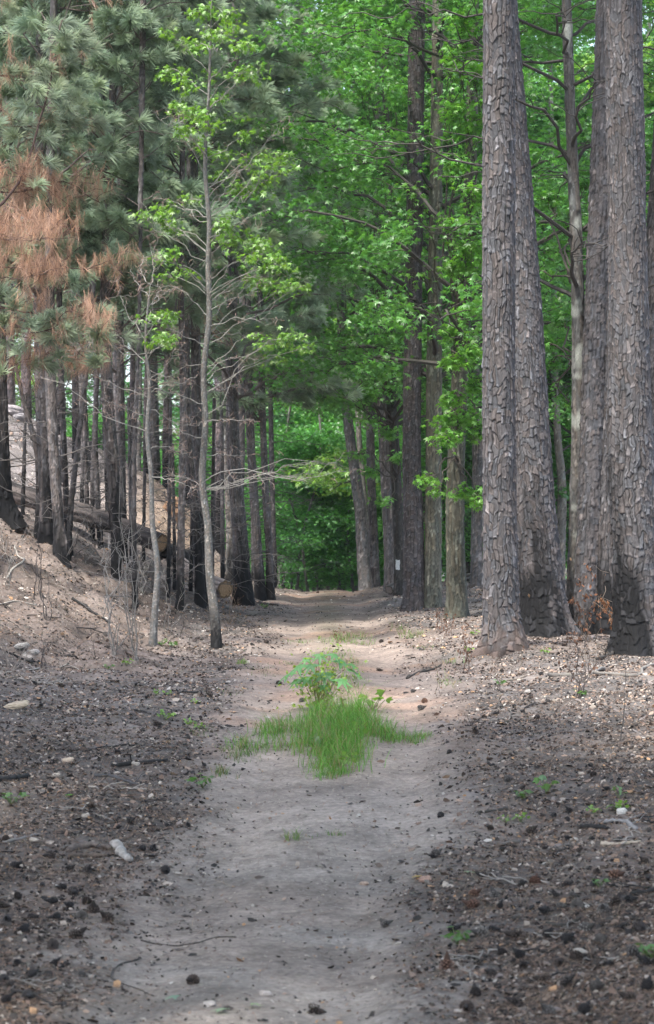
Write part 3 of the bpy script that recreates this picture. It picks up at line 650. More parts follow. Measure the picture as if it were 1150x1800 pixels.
# --- young sweetgum and its bare neighbour, in front of the left pines
def leafy_sapling(name, label, pts, clusters, bare, seed, top=None, lc=(.15, .32, .06), base=(.12, .115, .108), char=.45, twl=9, lsz=.095):
    t, P, R0, b = tree(name, label, 'sapling', pts, top, seed=seed, res=.014, rtop=.008, flare=.15, char=char, pw=.03, ph=.05, amp=.002, base=base, dark=.8, varia=.25)
    r = R_(seed + 9); Yd = b.y; wo = Acc(); le = Acc(); bw = Acc()
    ys = np.array([p[1] for p in pts]); xs = np.array([p[0] for p in pts]); ws = np.array([p[2] for p in pts])
    o = np.argsort(ys)
    for (cx, cy, rp, n) in clusters:
        dy = r.uniform(.35, .75) * abs(cx - np.interp(cy, ys[o], xs[o])) + 15
        sy = min(cy + dy, 860); sx = np.interp(sy, ys[o], xs[o])
        org = W(sx, sy, Yd); cen = W(cx, cy, Yd); cen[1] += r.uniform(-1, 1) * .8
        bw_ = np.interp(sy, ys[o], ws[o]) / 2 / F * Yd
        spray(r, wo, le, org, cen, rp * 1.45 / F * Yd, int(n * 1.6), lsz, lc, LEAF5, bcol=(.24, .23, .21), brad=min(.0065, bw_ * .4), flat=.6, ntw=9, up=.06, tilt=.6, down=.4)
    for path in bare:
        q = np.array([W(x, y, Yd) for x, y in path]); q[:, 1] += np.linspace(0, r.uniform(-.7, .7), len(q))
        LP = resample(q, 14); LP[1:-1] += r.standard_normal((12, 3)) * .012
        V, Q4 = tubes(LP[None], .0065 * np.linspace(1, .3, 14)[None], 5); bw.add(V, Q4, (.26, .25, .235))
        L = np.linalg.norm(q[-1] - q[0]); k = twl
        sp = along(LP[None], r.uniform(.25, 1, (1, k)))[0]; d = unit(unit(q[-1] - q[0]) + .9 * r.standard_normal((k, 3)))
        TP = wander(r, sp, sp + d * (L * r.uniform(.08, .28, k))[:, None], 6, .08); V, Q4 = tubes(TP, .003 * np.linspace(1, .4, 6)[None] * np.ones((k, 1)), 3); bw.add(V, Q4, (.25, .23, .215))
        s2 = along(TP, r.uniform(.4, 1, (k, 3))).reshape(-1, 3); d2 = unit(r.standard_normal((k * 3, 3))); TP = wander(r, s2, s2 + d2 * .08, 4, .08); V, Q4 = tubes(TP, .002 * np.ones((k * 3, 4)), 3); bw.add(V, Q4, (.28, .2, .17))
    wo.obj('leafy_branches', M_TWIG, t, sub=b); le.obj('leaves', M_LEAF, t, sub=b); bw.obj('bare_branches', M_TWIG, t, sub=b)
    return t
S1C = [(340,60,26,60),(352,25,20,45),(405,20,24,50),(392,75,16,26),(432,95,24,50),(458,120,20,36),(412,55,16,24),(335,160,20,44),(288,112,16,36),(322,185,20,42),(345,205,22,50),(300,70,12,18),
       (300,172,14,22),(392,165,16,26),(430,150,18,30),(392,262,20,40),(432,235,16,26),(355,262,20,44),(335,245,16,30),(372,240,18,32),(455,275,24,46),(480,262,18,36),(500,290,20,38),(452,325,26,56),(420,320,18,32),
       (486,318,20,36),(285,345,16,34),(278,375,16,32),(255,378,12,26),(298,392,14,24),(330,335,14,18),(405,392,20,44),(420,410,22,52),(395,425,18,32),(300,455,20,42),(285,478,14,18),(330,478,14,16),
       (455,430,22,46),(440,465,20,36),(475,450,22,46),(495,475,22,52),(510,495,20,46),(470,490,20,46),(530,502,14,26),(445,485,14,18),(385,300,14,18),(470,605,16,28),(520,600,18,38),(545,605,12,22),(495,622,14,20),(458,590,12,14),
       (365,30,14,24),(375,110,14,22),(415,200,14,18),(545,828,15,22),(575,838,16,26),(600,822,12,18),(560,815,10,12),(540,845,10,10)]
S1B = [[(360,846),(380,835),(430,826),(480,838),(540,845),(600,828)],[(361,858),(330,840),(300,834),(268,836)],[(360,862),(400,858),(450,840),(480,832)],[(362,770),(345,768),(300,752),(262,762)],[(361,742),(390,738),(420,742),(440,740)],
       [(363,660),(395,632),(425,628),(450,632)],[(364,600),(385,585),(420,582),(470,598)],[(366,556),(340,528),(318,506),(280,500),(255,492)],[(368,548),(400,528),(440,516),(455,500)],[(369,530),(395,512),(430,492),(480,490)],
       [(368,450),(335,418),(300,395),(265,372),(240,340)],[(367,372),(395,340),(420,308),(440,290)],[(366,382),(330,365),(300,350),(262,340)],[(362,310),(335,262),(322,235),(320,215)],[(367,520),(372,480),(365,450)],[(365,640),(330,640),(290,655),(250,640)],
       [(364,690),(395,680),(420,668)],[(362,715),(330,700),(280,690),(240,705)],[(367,575),(420,560),(450,570),(480,560)],[(366,610),(320,590),(285,570),(262,575)],[(364,800),(400,798),(430,795)],
       [(367,500),(330,470),(300,468),(270,452)],[(367,330),(420,300),(470,250),(500,215)],[(368,420),(420,400),(470,382)],[(366,280),(330,240),(290,220),(270,205)],[(367,200),(400,150),(432,120)]]
leafy_sapling('young_sweetgum', 'young sweetgum with pale grey stem and star-shaped leaves standing before the dark left pines',
     [(382,1140,21),(379,1100,17),(368,1000,14),(366,930,13),(356,850,12),(361,740,11),(358,660,10),(368,550,10),(366,470,9),(368,400,8),(361,300,7),(368,150,5),(372,0,3)], S1C, S1B, 41, top=9.6)
S2C = [(292,560,20,46),(285,585,16,30),(300,600,14,26),(272,600,8,10),(280,545,12,16)]
S2B = [[(260,560),(262,510),(268,470),(262,430)],[(262,500),(245,470),(248,440)],[(261,540),(275,510),(272,480)],[(262,760),(235,750),(205,742),(170,720),(100,670),(62,660)],[(262,700),(240,690),(210,680),(190,672),(172,650),(172,600)],[(263,690),(290,680),(330,672),(350,665)],[(264,720),(300,738),(340,745),(350,735)],[(266,840),(300,842),(345,862)],
       [(258,640),(225,610),(190,570),(150,550)],[(258,600),(230,560),(215,530),(205,490)],[(260,560),(282,520),(310,505)],[(264,790),(300,785),(332,800)],[(262,670),(300,640),(318,600)],[(262,620),(225,625),(180,600),(140,620)],[(261,520),(240,500),(230,470)],[(263,735),(225,720),(180,700)]]
leafy_sapling('bare_sapling', 'nearly bare pale grey sapling with long crooked branches, left of the young sweetgum',
     [(268,1136,15),(272,1080,12),(277,1000,10),(268,920,9),(266,840,8),(259,760,8),(263,680,7),(256,600,5),(262,520,3)], S2C, S2B, 42, char=.1, base=(.12,.115,.11), twl=12)

# --- pines on the left bank
GL = 'slim fire-blackened pines on the left bank'
GN = (.22, .31, .21); GN2 = (.22, .31, .21)
def lp(label, pts, seed, *a, **k):
    k['char'] = k.get('char', 1.6) * .62; return lp0(label, pts, seed, *a, **k)
def lp0(label, pts, seed, crown=None, limbs=True, ztop=14, Y=None, char=1.6, nl=16, res=.02, group=GL, name='pine_tree', lz=(1.6, 5.5), **k):
    bk = dict(SMALLPINE); bk.update(k)
    return tree(name, label, 'pine tree' if name == 'pine_tree' else 'dead tree', pts, ztop, Y=Y, group=group, seed=seed, crown=crown,
        limbs=DL(lz[0], lz[1], nl, L=(.3, 1.5), twigs=4) if limbs else None, res=res, flare=.25, char=char, **bk)
cr = lambda z0, L, **k: PC(z0, 13.5, L, **dict(dict(col=GN, step=.55, per=3, dense=.95), **k))
lp('black-footed pine cut by the left edge of the picture', [(22,928,46),(8,880,30),(3,800,26),(0,700,25),(-4,450,22),(-8,0,18)], 61, cr(6.2, 2.2), char=2.6, res=.016)
lp('stout dark pine, left of a twin trunk, on the lip of the left bank', [(84,955,30),(82,880,24),(78,780,24),(74,650,24),(71,300,20),(72,0,15)], 62, cr(5.4, 2.0, browned=.2), char=1.5, res=.018)
lp('dark pine whose foot is lowest of the clump on the lip of the left bank', [(109,986,26),(104,930,18),(98,850,17),(90,700,17),(88,400,15),(95,0,12)], 63, cr(6.2, 1.8, browned=.18), char=1.3, res=.018)
lp('thin pine pole right behind the twin clump on the bank lip', [(124,975,10),(118,900,9),(112,780,9),(106,600,9),(104,300,7)], 64, cr(6.0, 1.4), ztop=11)
lp('slim dark leaning stem between the clump on the lip and the double pine', [(119,982,9),(126,880,8),(137,780,8),(148,690,7),(156,620,5)], 65, None, ztop=6.2, name='dead_pine', nl=8, lz=(1.8, 4))
lp('thin black crooked stem at the far left, bent over the bank lip', [(64,948,9),(68,860,8),(62,780,8),(52,740,7),(38,690,6),(28,640,4)], 66, None, ztop=5.4, name='dead_pine', nl=6, lz=(1.8, 4))
lp('slim grey pole just left of the double black pine', [(178,962,8),(172,880,8),(168,780,7),(171,650,7),(176,450,6)], 67, cr(6.2, 1.2), ztop=11, nl=8)
lp('thin pole with a forked side limb left of the double black pine', [(163,950,7),(163,850,7),(166,760,6),(169,640,5)], 68, None, ztop=6, name='dead_pine', nl=7, lz=(2, 4.5))
lp('stout double pine burnt to a black point at its foot, left of the pale saplings', [(203,1016,12),(205,980,17),(202,900,20),(197,800,21),(189,700,19),(185,560,16),(193,300,15),(202,60,10)], 69, cr(5.2, 2.0, browned=.12), char=2.2, res=.016, nl=20, lz=(2.2, 6))
lp('right-hand twin of the double black pine', [(217,985,16),(214,900,15),(212,780,15),(210,600,14),(212,300,11),(210,80,9)], 70, cr(5.2, 1.8), char=1.5, res=.018)
lp('needle-thin pole behind the bare pale sapling', [(238,1070,8),(236,950,7),(236,800,7),(242,650,6),(246,480,5)], 71, cr(6.5, 1.2), ztop=10, nl=8)
lp('thin straight pine between the bare sapling and the young sweetgum', [(316,1073,12),(318,980,11),(320,850,10),(322,700,10),(318,500,9),(322,200,8)], 72, cr(5.6, 1.8), char=1.5, nl=18)
lp('curving black pine, left of the thick trunk behind the young sweetgum', [(353,1066,18),(350,1000,15),(343,900,14),(333,800,13),(328,700,12),(330,500,12),(335,200,9)], 73, cr(5.6, 2.0), char=2.2, nl=20, res=.018)
lp('thick dark pine directly behind the young sweetgum', [(363,1062,24),(359,1000,20),(353,880,18),(347,760,17),(344,600,16),(342,300,12)], 74, cr(6.4, 2.2), char=2.4, nl=20, res=.018)
lp('blue-black burnt pine seen behind and right of the young sweetgum', [(383,1004,20),(383,940,18),(384,800,17),(386,640,16),(384,300,13),(381,0,10)], 75, cr(7.2, 2.4), Y=48, char=3.0, base=(.19,.16,.17), ztop=16)
lp('slim pine with flecked bark right of the burnt blue-black pine', [(404,1040,16),(405,950,13),(400,820,12),(396,700,11),(399,450,10),(403,150,8)], 76, cr(6.2, 2.0), char=1.2, nl=16, base=(.17,.155,.14))
lp('thickest black-barked pine of the row along the left trail edge', [(431,1064,36),(426,1010,28),(421,930,25),(412,820,22),(408,680,20),(411,400,16),(415,0,12)], 77, cr(5.0, 2.4), char=1.8, nl=24, res=.016)
lp('dark pine grown against the thickest trunk of the left row', [(417,1052,16),(419,950,14),(423,820,13),(425,650,12),(428,400,10)], 78, cr(5.4, 2.0), char=2., nl=16)
lp('pine tilting left, second from the far end of the left row', [(459,1054,20),(454,980,15),(447,880,14),(440,760,13),(436,600,11),(440,250,9)], 79, cr(5.0, 1.8), char=1.4, nl=16)
lp('straight slim pine at the far end of the left row, beside the bare trail', [(476,1054,15),(474,980,12),(468,880,11),(463,760,10),(459,600,9),(452,250,7)], 80, cr(4.8, 1.7), char=1.2, nl=14)
lp('thin pine beyond the last trunk of the left row', [(484,1038,9),(481,940,8),(478,820,8),(475,650,7),(470,400,6)], 81, cr(6.2, 1.4), Y=52, char=1., ztop=14, nl=10)
lp('thin grey trunk between the two last pines of the left row', [(447,1035,9),(446,940,8),(444,800,8),(440,600,7)], 82, cr(6.6, 2.0), Y=50, char=.5, ztop=14, nl=10, base=(.22,.21,.2))
for k, (x, y, w, tx, Yd, lab) in enumerate([
    (134,830,12,128,47,'slim pine with a black burnt lower trunk standing high on the grey slope'),
    (14,735,22,12,52,'purplish pine trunk highest on the slope, at the left edge'),
    (47,738,18,52,54,'purplish pine trunk next to the highest one on the slope'),
    (72,742,16,76,55,'third of the purplish pine trunks at the top of the slope'),
    (104,790,11,104,50,'slim dark pine between the purplish trunks and the burnt slim pine on the slope'),
    (233,850,10,236,52,'thin pine near the crest of the slope behind the bare sapling'),
    (257,880,9,262,53,'thin pine on the crest of the slope right of the bare sapling'),
    (292,905,11,296,52,'pine above the orange hollow in the cut bank'),
    (186,800,10,180,56,'pine on the skyline of the slope behind the double pine')]):
    lp(lab, [(x,y,w),(x-1,y-90,w*.92),(x + (tx-x)*.4,y-250,w*.85),(tx,y-500,w*.7),(tx,0,w*.55)], 90 + k, cr(8.0 if y < 760 else 6.8, 2.3, step=.55, per=3, shapes=TUFTS_SPARSE, browned=(.3 if x < 110 else 0)), Y=Yd, ztop=17, char=2.2 if w < 14 else .8, nl=6, res=.03, group='pines high on the burnt slope', lz=(4.5, 7.5), base=(.2,.165,.17) if w > 14 else (.15,.125,.125))
for k, (x, y, w, x1, y1, lab) in enumerate([
    (143,905,6,150,660,'thin burnt pole between the dark leaning stem and the double pine'),(155,930,7,146,640,'burnt pole standing just left of the forked pole'),(232,1000,6,226,700,'thin grey pole left of the bare pale sapling'),
    (252,985,5,256,720,'very thin pole behind the bare pale sapling, above the log end'),(296,1050,6,300,720,'thin dark pole midway between the two pale saplings'),(308,1040,5,304,780,'short thin pole just left of the straight slim pine'),
    (40,905,6,46,690,'thin dead pole left of the bent black stem'),(100,940,6,114,700,'leaning thin pole behind the clump on the bank lip'),(190,930,6,183,700,'thin pole left of the stout double pine'),
    (335,1040,6,342,760,'thin pole between the slim pine and the thick dark pine'),(372,1060,7,377,700,'thin dark pole touching the young sweetgum on its right'),(392,1050,7,390,720,'thin pole left of the flecked slim pine')]):
    lp(lab, [(x,y,w),(x+(x1-x)*.4,y+(y1-y)*.4,w*.9),(x1,y1,w*.7)], 120 + k, None, ztop=None, name='dead_pine', nl=5, lz=(1.6, 4), char=1.8, res=.025, group='thin dead poles on the left bank')
# charred snag on the slope
lp('short charred stump snag on the grey slope', [(157,862,15),(157,830,12),(159,800,11),(161,775,7)], 101, None, limbs=False, Y=45, char=6, ztop=None, name='charred_snag', group=None)
# more pines behind the row, closing the left side
def back_pine(k, px, Yd, r):
    b = W(px, 1000, Yd); b[2] = gz1(b[0], b[1]); w = r.uniform(.11, .17)
    H = r.uniform(15, 19); P = np.array([[b[0], b[1], b[2] - .1], [b[0] + r.uniform(-.2, .2), b[1], b[2] + 5], [b[0] + r.uniform(-.4, .4), b[1], b[2] + 11], [b[0], b[1], b[2] + H]]); R0 = np.array([w, w * .8, w * .55, .03])
    t = thing('pine_tree', 'pine with a blue-green crown among the dense pines behind the left row', 'pine tree', b, 'pines behind the left row')
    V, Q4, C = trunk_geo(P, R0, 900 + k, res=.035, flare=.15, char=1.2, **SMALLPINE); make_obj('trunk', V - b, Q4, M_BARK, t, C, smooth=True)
    wo, ne = pine_crown(r, P, R0, b[2] + r.uniform(4.2, 6.5), b[2] + H - .3, 2.5, GN2, step=.6, per=3, shapes=TUFTS_SPARSE, tsize=.22)
    wo.obj('limbs', M_TWIG, t, sub=b); ne.obj('needles', M_NEEDLE, t, sub=b)
_r = R_(333)
for k, (px, Yd) in enumerate([(-120,50),(-60,44),(150,62),(215,60),(275,58),(330,56),(20,64),(300,70),(90,70),(240,78),(340,86),(150,84)]):
    back_pine(k, px, Yd, _r)

# --- scorched pine overhanging from the left, brown drooping needles
def scorched():
    b = G(-75, 1000); Yd = 29.0; b = Vector((W(-75, 1000, Yd)[0], Yd, 0)); b.z = gz1(b.x, b.y)
    t = thing('scorched_pine', 'scorched pine just outside the left edge with drooping rusty brown needles on its limbs', 'pine tree', b)
    pts = [(-75,1020,46),(-78,800,40),(-80,500,34),(-84,200,28),(-86,0,24)]; P, R0 = path_px(pts, Yd); P[0, 2] = b.z - .1; P, R0 = extend_top(P, R0, 15, .04)
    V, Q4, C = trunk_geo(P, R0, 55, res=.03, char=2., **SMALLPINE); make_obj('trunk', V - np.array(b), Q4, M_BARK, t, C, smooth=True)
    r = R_(56); wo = Acc(); br = Acc(); gr = Acc()
    limbs = [([(-80,400),(-20,370),(30,320),(52,240),(75,150),(92,60),(98,10)], .022, 0.), ([(-80,620),(-10,572),(30,572),(65,590),(110,575),(118,560)], .016, .5),
             ([(-80,520),(0,541),(50,545),(75,570),(110,600),(140,620),(150,655)], .014, .8), ([(-82,300),(0,330),(50,318),(100,300),(160,330)], .014, .95), ([(-82,460),(20,470),(80,462),(140,470),(190,455)], .013, 1.),
             ([(-82,380),(20,395),(80,400),(130,395)], .013, 1.), ([(-80,700),(0,640),(40,632),(90,610)], .011, .5), ([(-84,260),(0,215),(60,200),(130,170)], .013, .35),
             ([(-84,160),(0,120),(60,110),(120,60)], .014, .3), ([(-84,80),(-10,20),(60,-10),(110,-40)], .014, .35), ([(-82,440),(-10,395),(10,355),(4,330)], .02, .9), ([(120,540),(150,560),(180,590),(196,640)], .007, .6),
             ([(-82,340),(-10,290),(40,300),(90,330),(120,360)], .012, 1.), ([(-82,430),(0,430),(60,435),(100,440)], .012, 1.), ([(-82,500),(-20,490),(50,500),(110,490)], .01, 1.)]
    for pth, rad, brown in limbs:
        q = np.array([W(x, y, Yd) for x, y in pth]); q[:, 1] += np.linspace(0, r.uniform(-1.2, 1.4), len(q))
        LP = resample(q, 20); LP[1:] += r.standard_normal((19, 3)) * .012
        V, Q4 = tubes(LP[None], rad * np.linspace(1, .35, 20)[None], 6); wo.add(V, Q4, (.07, .045, .04))
        k = 26; sp = along(LP[None], r.uniform(.28, 1, (1, k)))[0]
        d = unit(r.standard_normal((k, 3)) * np.array([1, 1, .5]) + np.array([.5, 0, .1])); ep = sp + d * r.uniform(.1, .5, (k, 1))
        TP = wander(r, sp, ep, 5, .06, .05); V, Q4 = tubes(TP, .004 * np.ones((k, 5)), 3); wo.add(V, Q4, (.09, .06, .05))
        p = along(TP, np.tile([[1., .85, .7, .55, .4]], (k, 1)) + r.uniform(-.06, 0, (k, 5)))
        isb = r.random(k) < brown
        pb = p[isb].reshape(-1, 3); needles(br, r, pb, unit(np.tile([0, 0, -1.], (len(pb), 1)) + .28 * r.standard_normal((len(pb), 3))), .19, (.42, .28, .215), BROOMS, .02, .25)
        pg = p[~isb][:, :3].reshape(-1, 3); needles(gr, r, pg, unit(np.repeat(d[~isb], 3, axis=0) + .5 * r.standard_normal((len(pg), 3)) + np.array([0, 0, .4])), .19, (.23, .30, .21), TUFTS, .1)
    wo.obj('limbs', M_TWIG, t, sub=b); br.obj('brown_needles', M_DEAD, t, sub=b); gr.obj('green_needles', M_NEEDLE, t, sub=b)
scorched()

# --- green wood behind: prototypes, then copies that share their meshes
def wood_proto(seed, col, H=19, z0=2.2, Rad=4.0, n=40, leaves=60, lsize=.15, shape=LEAF7, w=.15):
    r = R_(seed); b = np.zeros(3)
    P = np.array([[0, 0, -.2], [r.uniform(-.3, .3), 0, H * .3], [r.uniform(-.6, .6), r.uniform(-.3, .3), H * .65], [r.uniform(-.8, .8), 0, H]]); R0 = np.array([w, w * .8, w * .5, .03])
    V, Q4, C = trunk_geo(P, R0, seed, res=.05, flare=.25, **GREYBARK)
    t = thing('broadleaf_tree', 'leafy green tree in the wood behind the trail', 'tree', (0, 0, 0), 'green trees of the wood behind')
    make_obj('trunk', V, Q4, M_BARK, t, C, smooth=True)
    wo, le = broad_crown(r, P, R0, z0, H - 1, Rad, n, per=8, leaves=leaves, lsize=lsize, lcol=col, shape=shape, crad=.62)
    wo.obj('limbs', M_TWIG, t); le.obj('leaves', M_LEAF, t); return t
protos = [wood_proto(201, MG), wood_proto(202, DG, 20), wood_proto(203, BG_, 18), wood_proto(204, (.09, .29, .11), 21), wood_proto(205, DG, 13, .8, 3.4, 34)]
under = [wood_proto(206, (.10, .32, .085), 5.5, .3, 2.0, 22, 60, .12, w=.04), wood_proto(207, (.12, .36, .085), 7, .4, 2.3, 24, 60, .12, w=.05)]
def copy_tree(t, loc, rz, sc, label=None, group=None):
    c = t.copy(); COL.objects.link(c); c.location = loc; c.rotation_euler = (0, 0, rz); c.scale = (sc, sc, sc)
    if label: c['label'] = label
    if group: c['group'] = group
    for ch in t.children:
        d = ch.copy(); COL.objects.link(d); d.parent = c
    return c
used = set()
def place(t, px, Yd, rz, sc=1., label=None, group=None):
    X = (px - CX0) / F * Yd; loc = (X, Yd, gz1(X, Yd))
    if t.name not in used:
        used.add(t.name); t.location = loc; t.rotation_euler = (0, 0, rz); t.scale = (sc, sc, sc)
        if label: t['label'] = label
        if group: t['group'] = group
        return t
    return copy_tree(t, loc, rz, sc, label, group)
_r = R_(71)
BT = [(578,84,2),(600,92,2),(524,100,0),(462,74,3),(1080,60,0),(930,62,1),(1180,58,2),(870,68,0),(740,62,2),(700,70,0),(790,76,1),(640,78,3),(555,92,1),(600,90,4),(450,88,0),(980,74,2),(1060,80,1),(1140,72,3),(880,86,3),(760,90,0),
      (380,96,2),(680,98,1),(520,104,0),(300,100,1),(200,96,3),(100,92,0),(0,98,1),(820,102,2),(920,104,0),(1020,100,3),(1120,98,0),(-80,90,2),(575,112,2),(640,116,4),(480,112,4),(1210,84,1),(1040,52,4),(940,50,4),(1150,50,4)]
KINDS = ['mid-green tall tree', 'deep green tall tree', 'bright yellow-green tree', 'blue-green tall tree', 'short deep green tree']
def spot(px, Yd, near): return ('behind the nearer trunks' if Yd < near else 'deep in the wood') + (' on the left behind the pines' if px < 470 else ' over the far end of the trail' if px < 690 else ' on the right')
for px, Yd, k in BT: place(protos[k], px + _r.uniform(-8, 8), Yd, _r.uniform(0, 6.28), _r.uniform(.9, 1.1) * (.9 if k == 4 else 1), KINDS[k] + ' standing ' + spot(px, Yd, 76), KINDS[k] + 's ' + spot(px, Yd, 76))
UN = [(600,70,0),(560,72,1),(520,68,0),(625,68,0),(498,74,1),(575,88,1),(545,66,0),(590,80,0),(540,84,1),(510,78,0),(625,86,1),(560,96,1),(500,92,0),(605,100,0),(650,90,1),(530,110,1),(580,118,0),(670,74,0),(720,66,1),(770,60,0),(850,58,1),(900,56,0),(960,60,1),(1010,56,0),(1070,58,1),(1130,55,0),(800,70,1),(455,96,1),(420,104,0),(370,92,1),(310,84,0),(250,94,1),(180,88,0),(640,108,0),(480,120,1)]
for px, Yd, k in UN: place(under[k], px, Yd, _r.uniform(0, 6.28), _r.uniform(.7, 1.15), ('low', 'taller low')[k] + ' leafy understorey tree ' + spot(px, Yd, 80), ('low', 'taller low')[k] + ' understorey trees ' + spot(px, Yd, 80))
# far wood: one mass behind everything
def far_wood():
    r = R_(88); a = Acc(); N = 52000
    az = r.uniform(-.42, .42, N); d = r.uniform(122, 150, N); z = r.uniform(-1.5, 38, N) 
    p = np.stack([np.sin(az) * d, np.cos(az) * d, z], -1)
    keepm = fbm(p * .22, 2, 5) > -.28 + (z - 24) * .03 * (z > 24); p = p[keepm]
    n = len(p); ton = (1 + .5 * fbm(p * .35, 2, 6))[:, None]
    V, Fc, C = put(LEAF7, p, leaf_frames(r, n, .7, .3), .62 * r.uniform(.6, 1.2, n), leaf_cols(r, n, (.10, .30, .10), .2, .3) * ton); a.add(V, Fc, C)
    tr = r.uniform(-.4, .4, 90); dd = r.uniform(118, 145, 90); q = np.stack([np.sin(tr) * dd, np.cos(tr) * dd, -2 + 0 * tr], -1)
    TP = wander(r, q, q + np.array([0, 0, 26.]), 8, .01); V, Q4 = tubes(TP, r.uniform(.12, .24, (90, 1)) * np.linspace(1, .4, 8)[None], 6); a.add(V, Q4, (.07, .065, .06))
    o = a.obj('far_wood', M_LEAF); tag(o, 'dense green wood closing the view far behind the trail', 'woodland', kind='stuff')
far_wood()

# --- trees standing beside and behind the camera: they shade the near trail
shade = wood_proto(210, MG, 17, 8.2, 3.8, 30, 46, .16, w=.2)
shade['label'] = 'tall tree beside the camera, outside the picture, shading the near trail'
for k, (x, y, rz) in enumerate([(-5.2,6.5,0),(-4.4,11.8,1.3),(-2.6,8.2,2.2),(-2.2,2.0,3.1),(2.6,7.6,4.4),(-7.5,15.0,5.0),(1.8,2.6,.7),(4.6,11.6,2.6),(-.6,-1.8,5.5),(-5.6,18.6,1.9),(6.2,16.4,.4)]):
    if k == 0: shade.location = (x, y, gz1(x, y)); shade['group'] = 'shade trees outside the picture'
    else: copy_tree(shade, (x, y, gz1(x, y)), rz, 1., None, 'shade trees outside the picture')


# ================================================================ ground clutter
def litter():
    r = R_(401); a = Acc()
    def spots(n, y0=8.5, y1=60, pw=1.0):
        Y = y0 * (y1 / y0) ** (r.random(n) ** pw); X = r.uniform(-.2, .2, n) * Y * 1.0 + r.uniform(-.3, .3, n); return X, Y
    def lay(X, Y, h=.004):
        z = gz(X, Y) + h; e = .04
        nx_ = -(gz(X + e, Y) - gz(X - e, Y)) / (2 * e); ny_ = -(gz(X, Y + e) - gz(X, Y - e)) / (2 * e)
        return np.stack([X, Y, z], -1), unit(np.stack([nx_, ny_, np.ones_like(nx_)], -1))
    pal = np.array([(.235,.175,.14), (.165,.115,.092), (.115,.098,.09), (.05,.045,.042), (.30,.26,.225), (.34,.31,.28), (.03,.028,.028), (.34,.21,.12), (.38,.355,.33), (.17,.15,.145)])
    pw_ = np.array([.17, .16, .16, .15, .09, .045, .13, .035, .02, .06]); pw_ /= pw_.sum()
    # chips and flakes of bark
    X, Y = spots(300000); m, s = track(X, Y); keep = r.random(len(X)) < ((1 - m) ** 1.5 * .93 + .06) * np.clip(.8 + .9 * fbm(np.stack([X * 2.2, Y * 1.6, X * 0], -1), 3, 66), .25, 1) ; X, Y, m = X[keep], Y[keep], m[keep]
    p, n = lay(X, Y, .006); N = len(p); M_ = basis(unit(n + .38 * r.standard_normal((N, 3))), r.random(N) * 6.28)
    chip = (np.array([[-.5, -.25, 0], [.1, -.32, .06], [.5, -.05, 0], [.25, .3, -.05], [-.35, .26, .04]]), np.array([[0, 1, 2, 3, 4]]))
    c = pal[r.choice(len(pal), N, p=pw_)] * r.uniform(.75, 1.25, (N, 1))
    gre = (fbm(np.stack([X * .7, Y * .5, X * 0], -1), 2, 61) + .25 * (Y < 21) > .0); c = np.where((gre & (r.random(N) < .55))[:, None], c * .3 + .015, c)
    c = c * (1 - .12 * (X < -2)[:, None] * (Y > 22)[:, None]); c = c * (1.1 + .35 * sstep(16, 23, Y))[:, None]; V, Fc, C = put(chip, p, M_, np.where(r.random(N) < .08, .055, .024) * r.uniform(.5, 1.3, N) * (.75 + Y / 60), c); a.add(V, Fc, C)
    # fallen needles, single and in threes
    X, Y = spots(150000); m, s = track(X, Y); keep = r.random(len(X)) < (1 - m) ** 1.5 * .9 + .07; X, Y = X[keep], Y[keep]
    p, n = lay(X, Y, .009); N = len(p); M_ = basis(unit(n + .12 * r.standard_normal((N, 3))), r.random(N) * 6.28)
    nd_ = (np.array([[-.5, -.008, 0], [0, .03, .03], [.5, .1, 0], [.5, .116, 0], [0, .048, .03], [-.5, .008, 0]]), np.array([[0, 1, 4, 5], [1, 2, 3, 4]]))
    c = np.array([(.20, .125, .09), (.14, .10, .078), (.27, .2, .15)])[r.integers(0, 3, N)] * r.uniform(.7, 1.25, (N, 1))
    V, Fc, C = put(nd_, p, M_, .13 * r.uniform(.6, 1.3, N), c); a.add(V, Fc, C)
    # charcoal crumbs and grit with some height
    X, Y = spots(26000); m, s = track(X, Y); keep = r.random(len(X)) < np.where(m > .4, .06, .9); X, Y, m = X[keep], Y[keep], m[keep]
    p, n = lay(X, Y, .004); N = len(p); M_ = basis(unit(n + .4 * r.standard_normal((N, 3))), r.random(N) * 6.28)
    oc = (np.array([[.5, 0, 0], [0, .4, 0], [-.45, .1, 0], [-.1, -.45, 0], [.05, 0, .38], [0, 0, -.3]]), np.array([[0, 1, 4], [1, 2, 4], [2, 3, 4], [3, 0, 4], [1, 0, 5], [2, 1, 5], [3, 2, 5], [0, 3, 5]]))
    c = np.where((r.random(N) < np.where(m > .5, .25, .72))[:, None], np.array([.02, .019, .02]), np.array([.36, .31, .27])) * r.uniform(.6, 1.3, (N, 1))
    V, Fc, C = put(oc, p, M_, .026 * r.uniform(.5, 1.7, N) * np.where(m > .5, .6, 1), c); a.add(V, Fc, C)
    o = a.obj('ground_litter', M_LITTER, smooth=False); tag(o, 'bark chips, fallen needles and charcoal crumbs strewn over the verges', 'ground litter', kind='stuff')
litter()

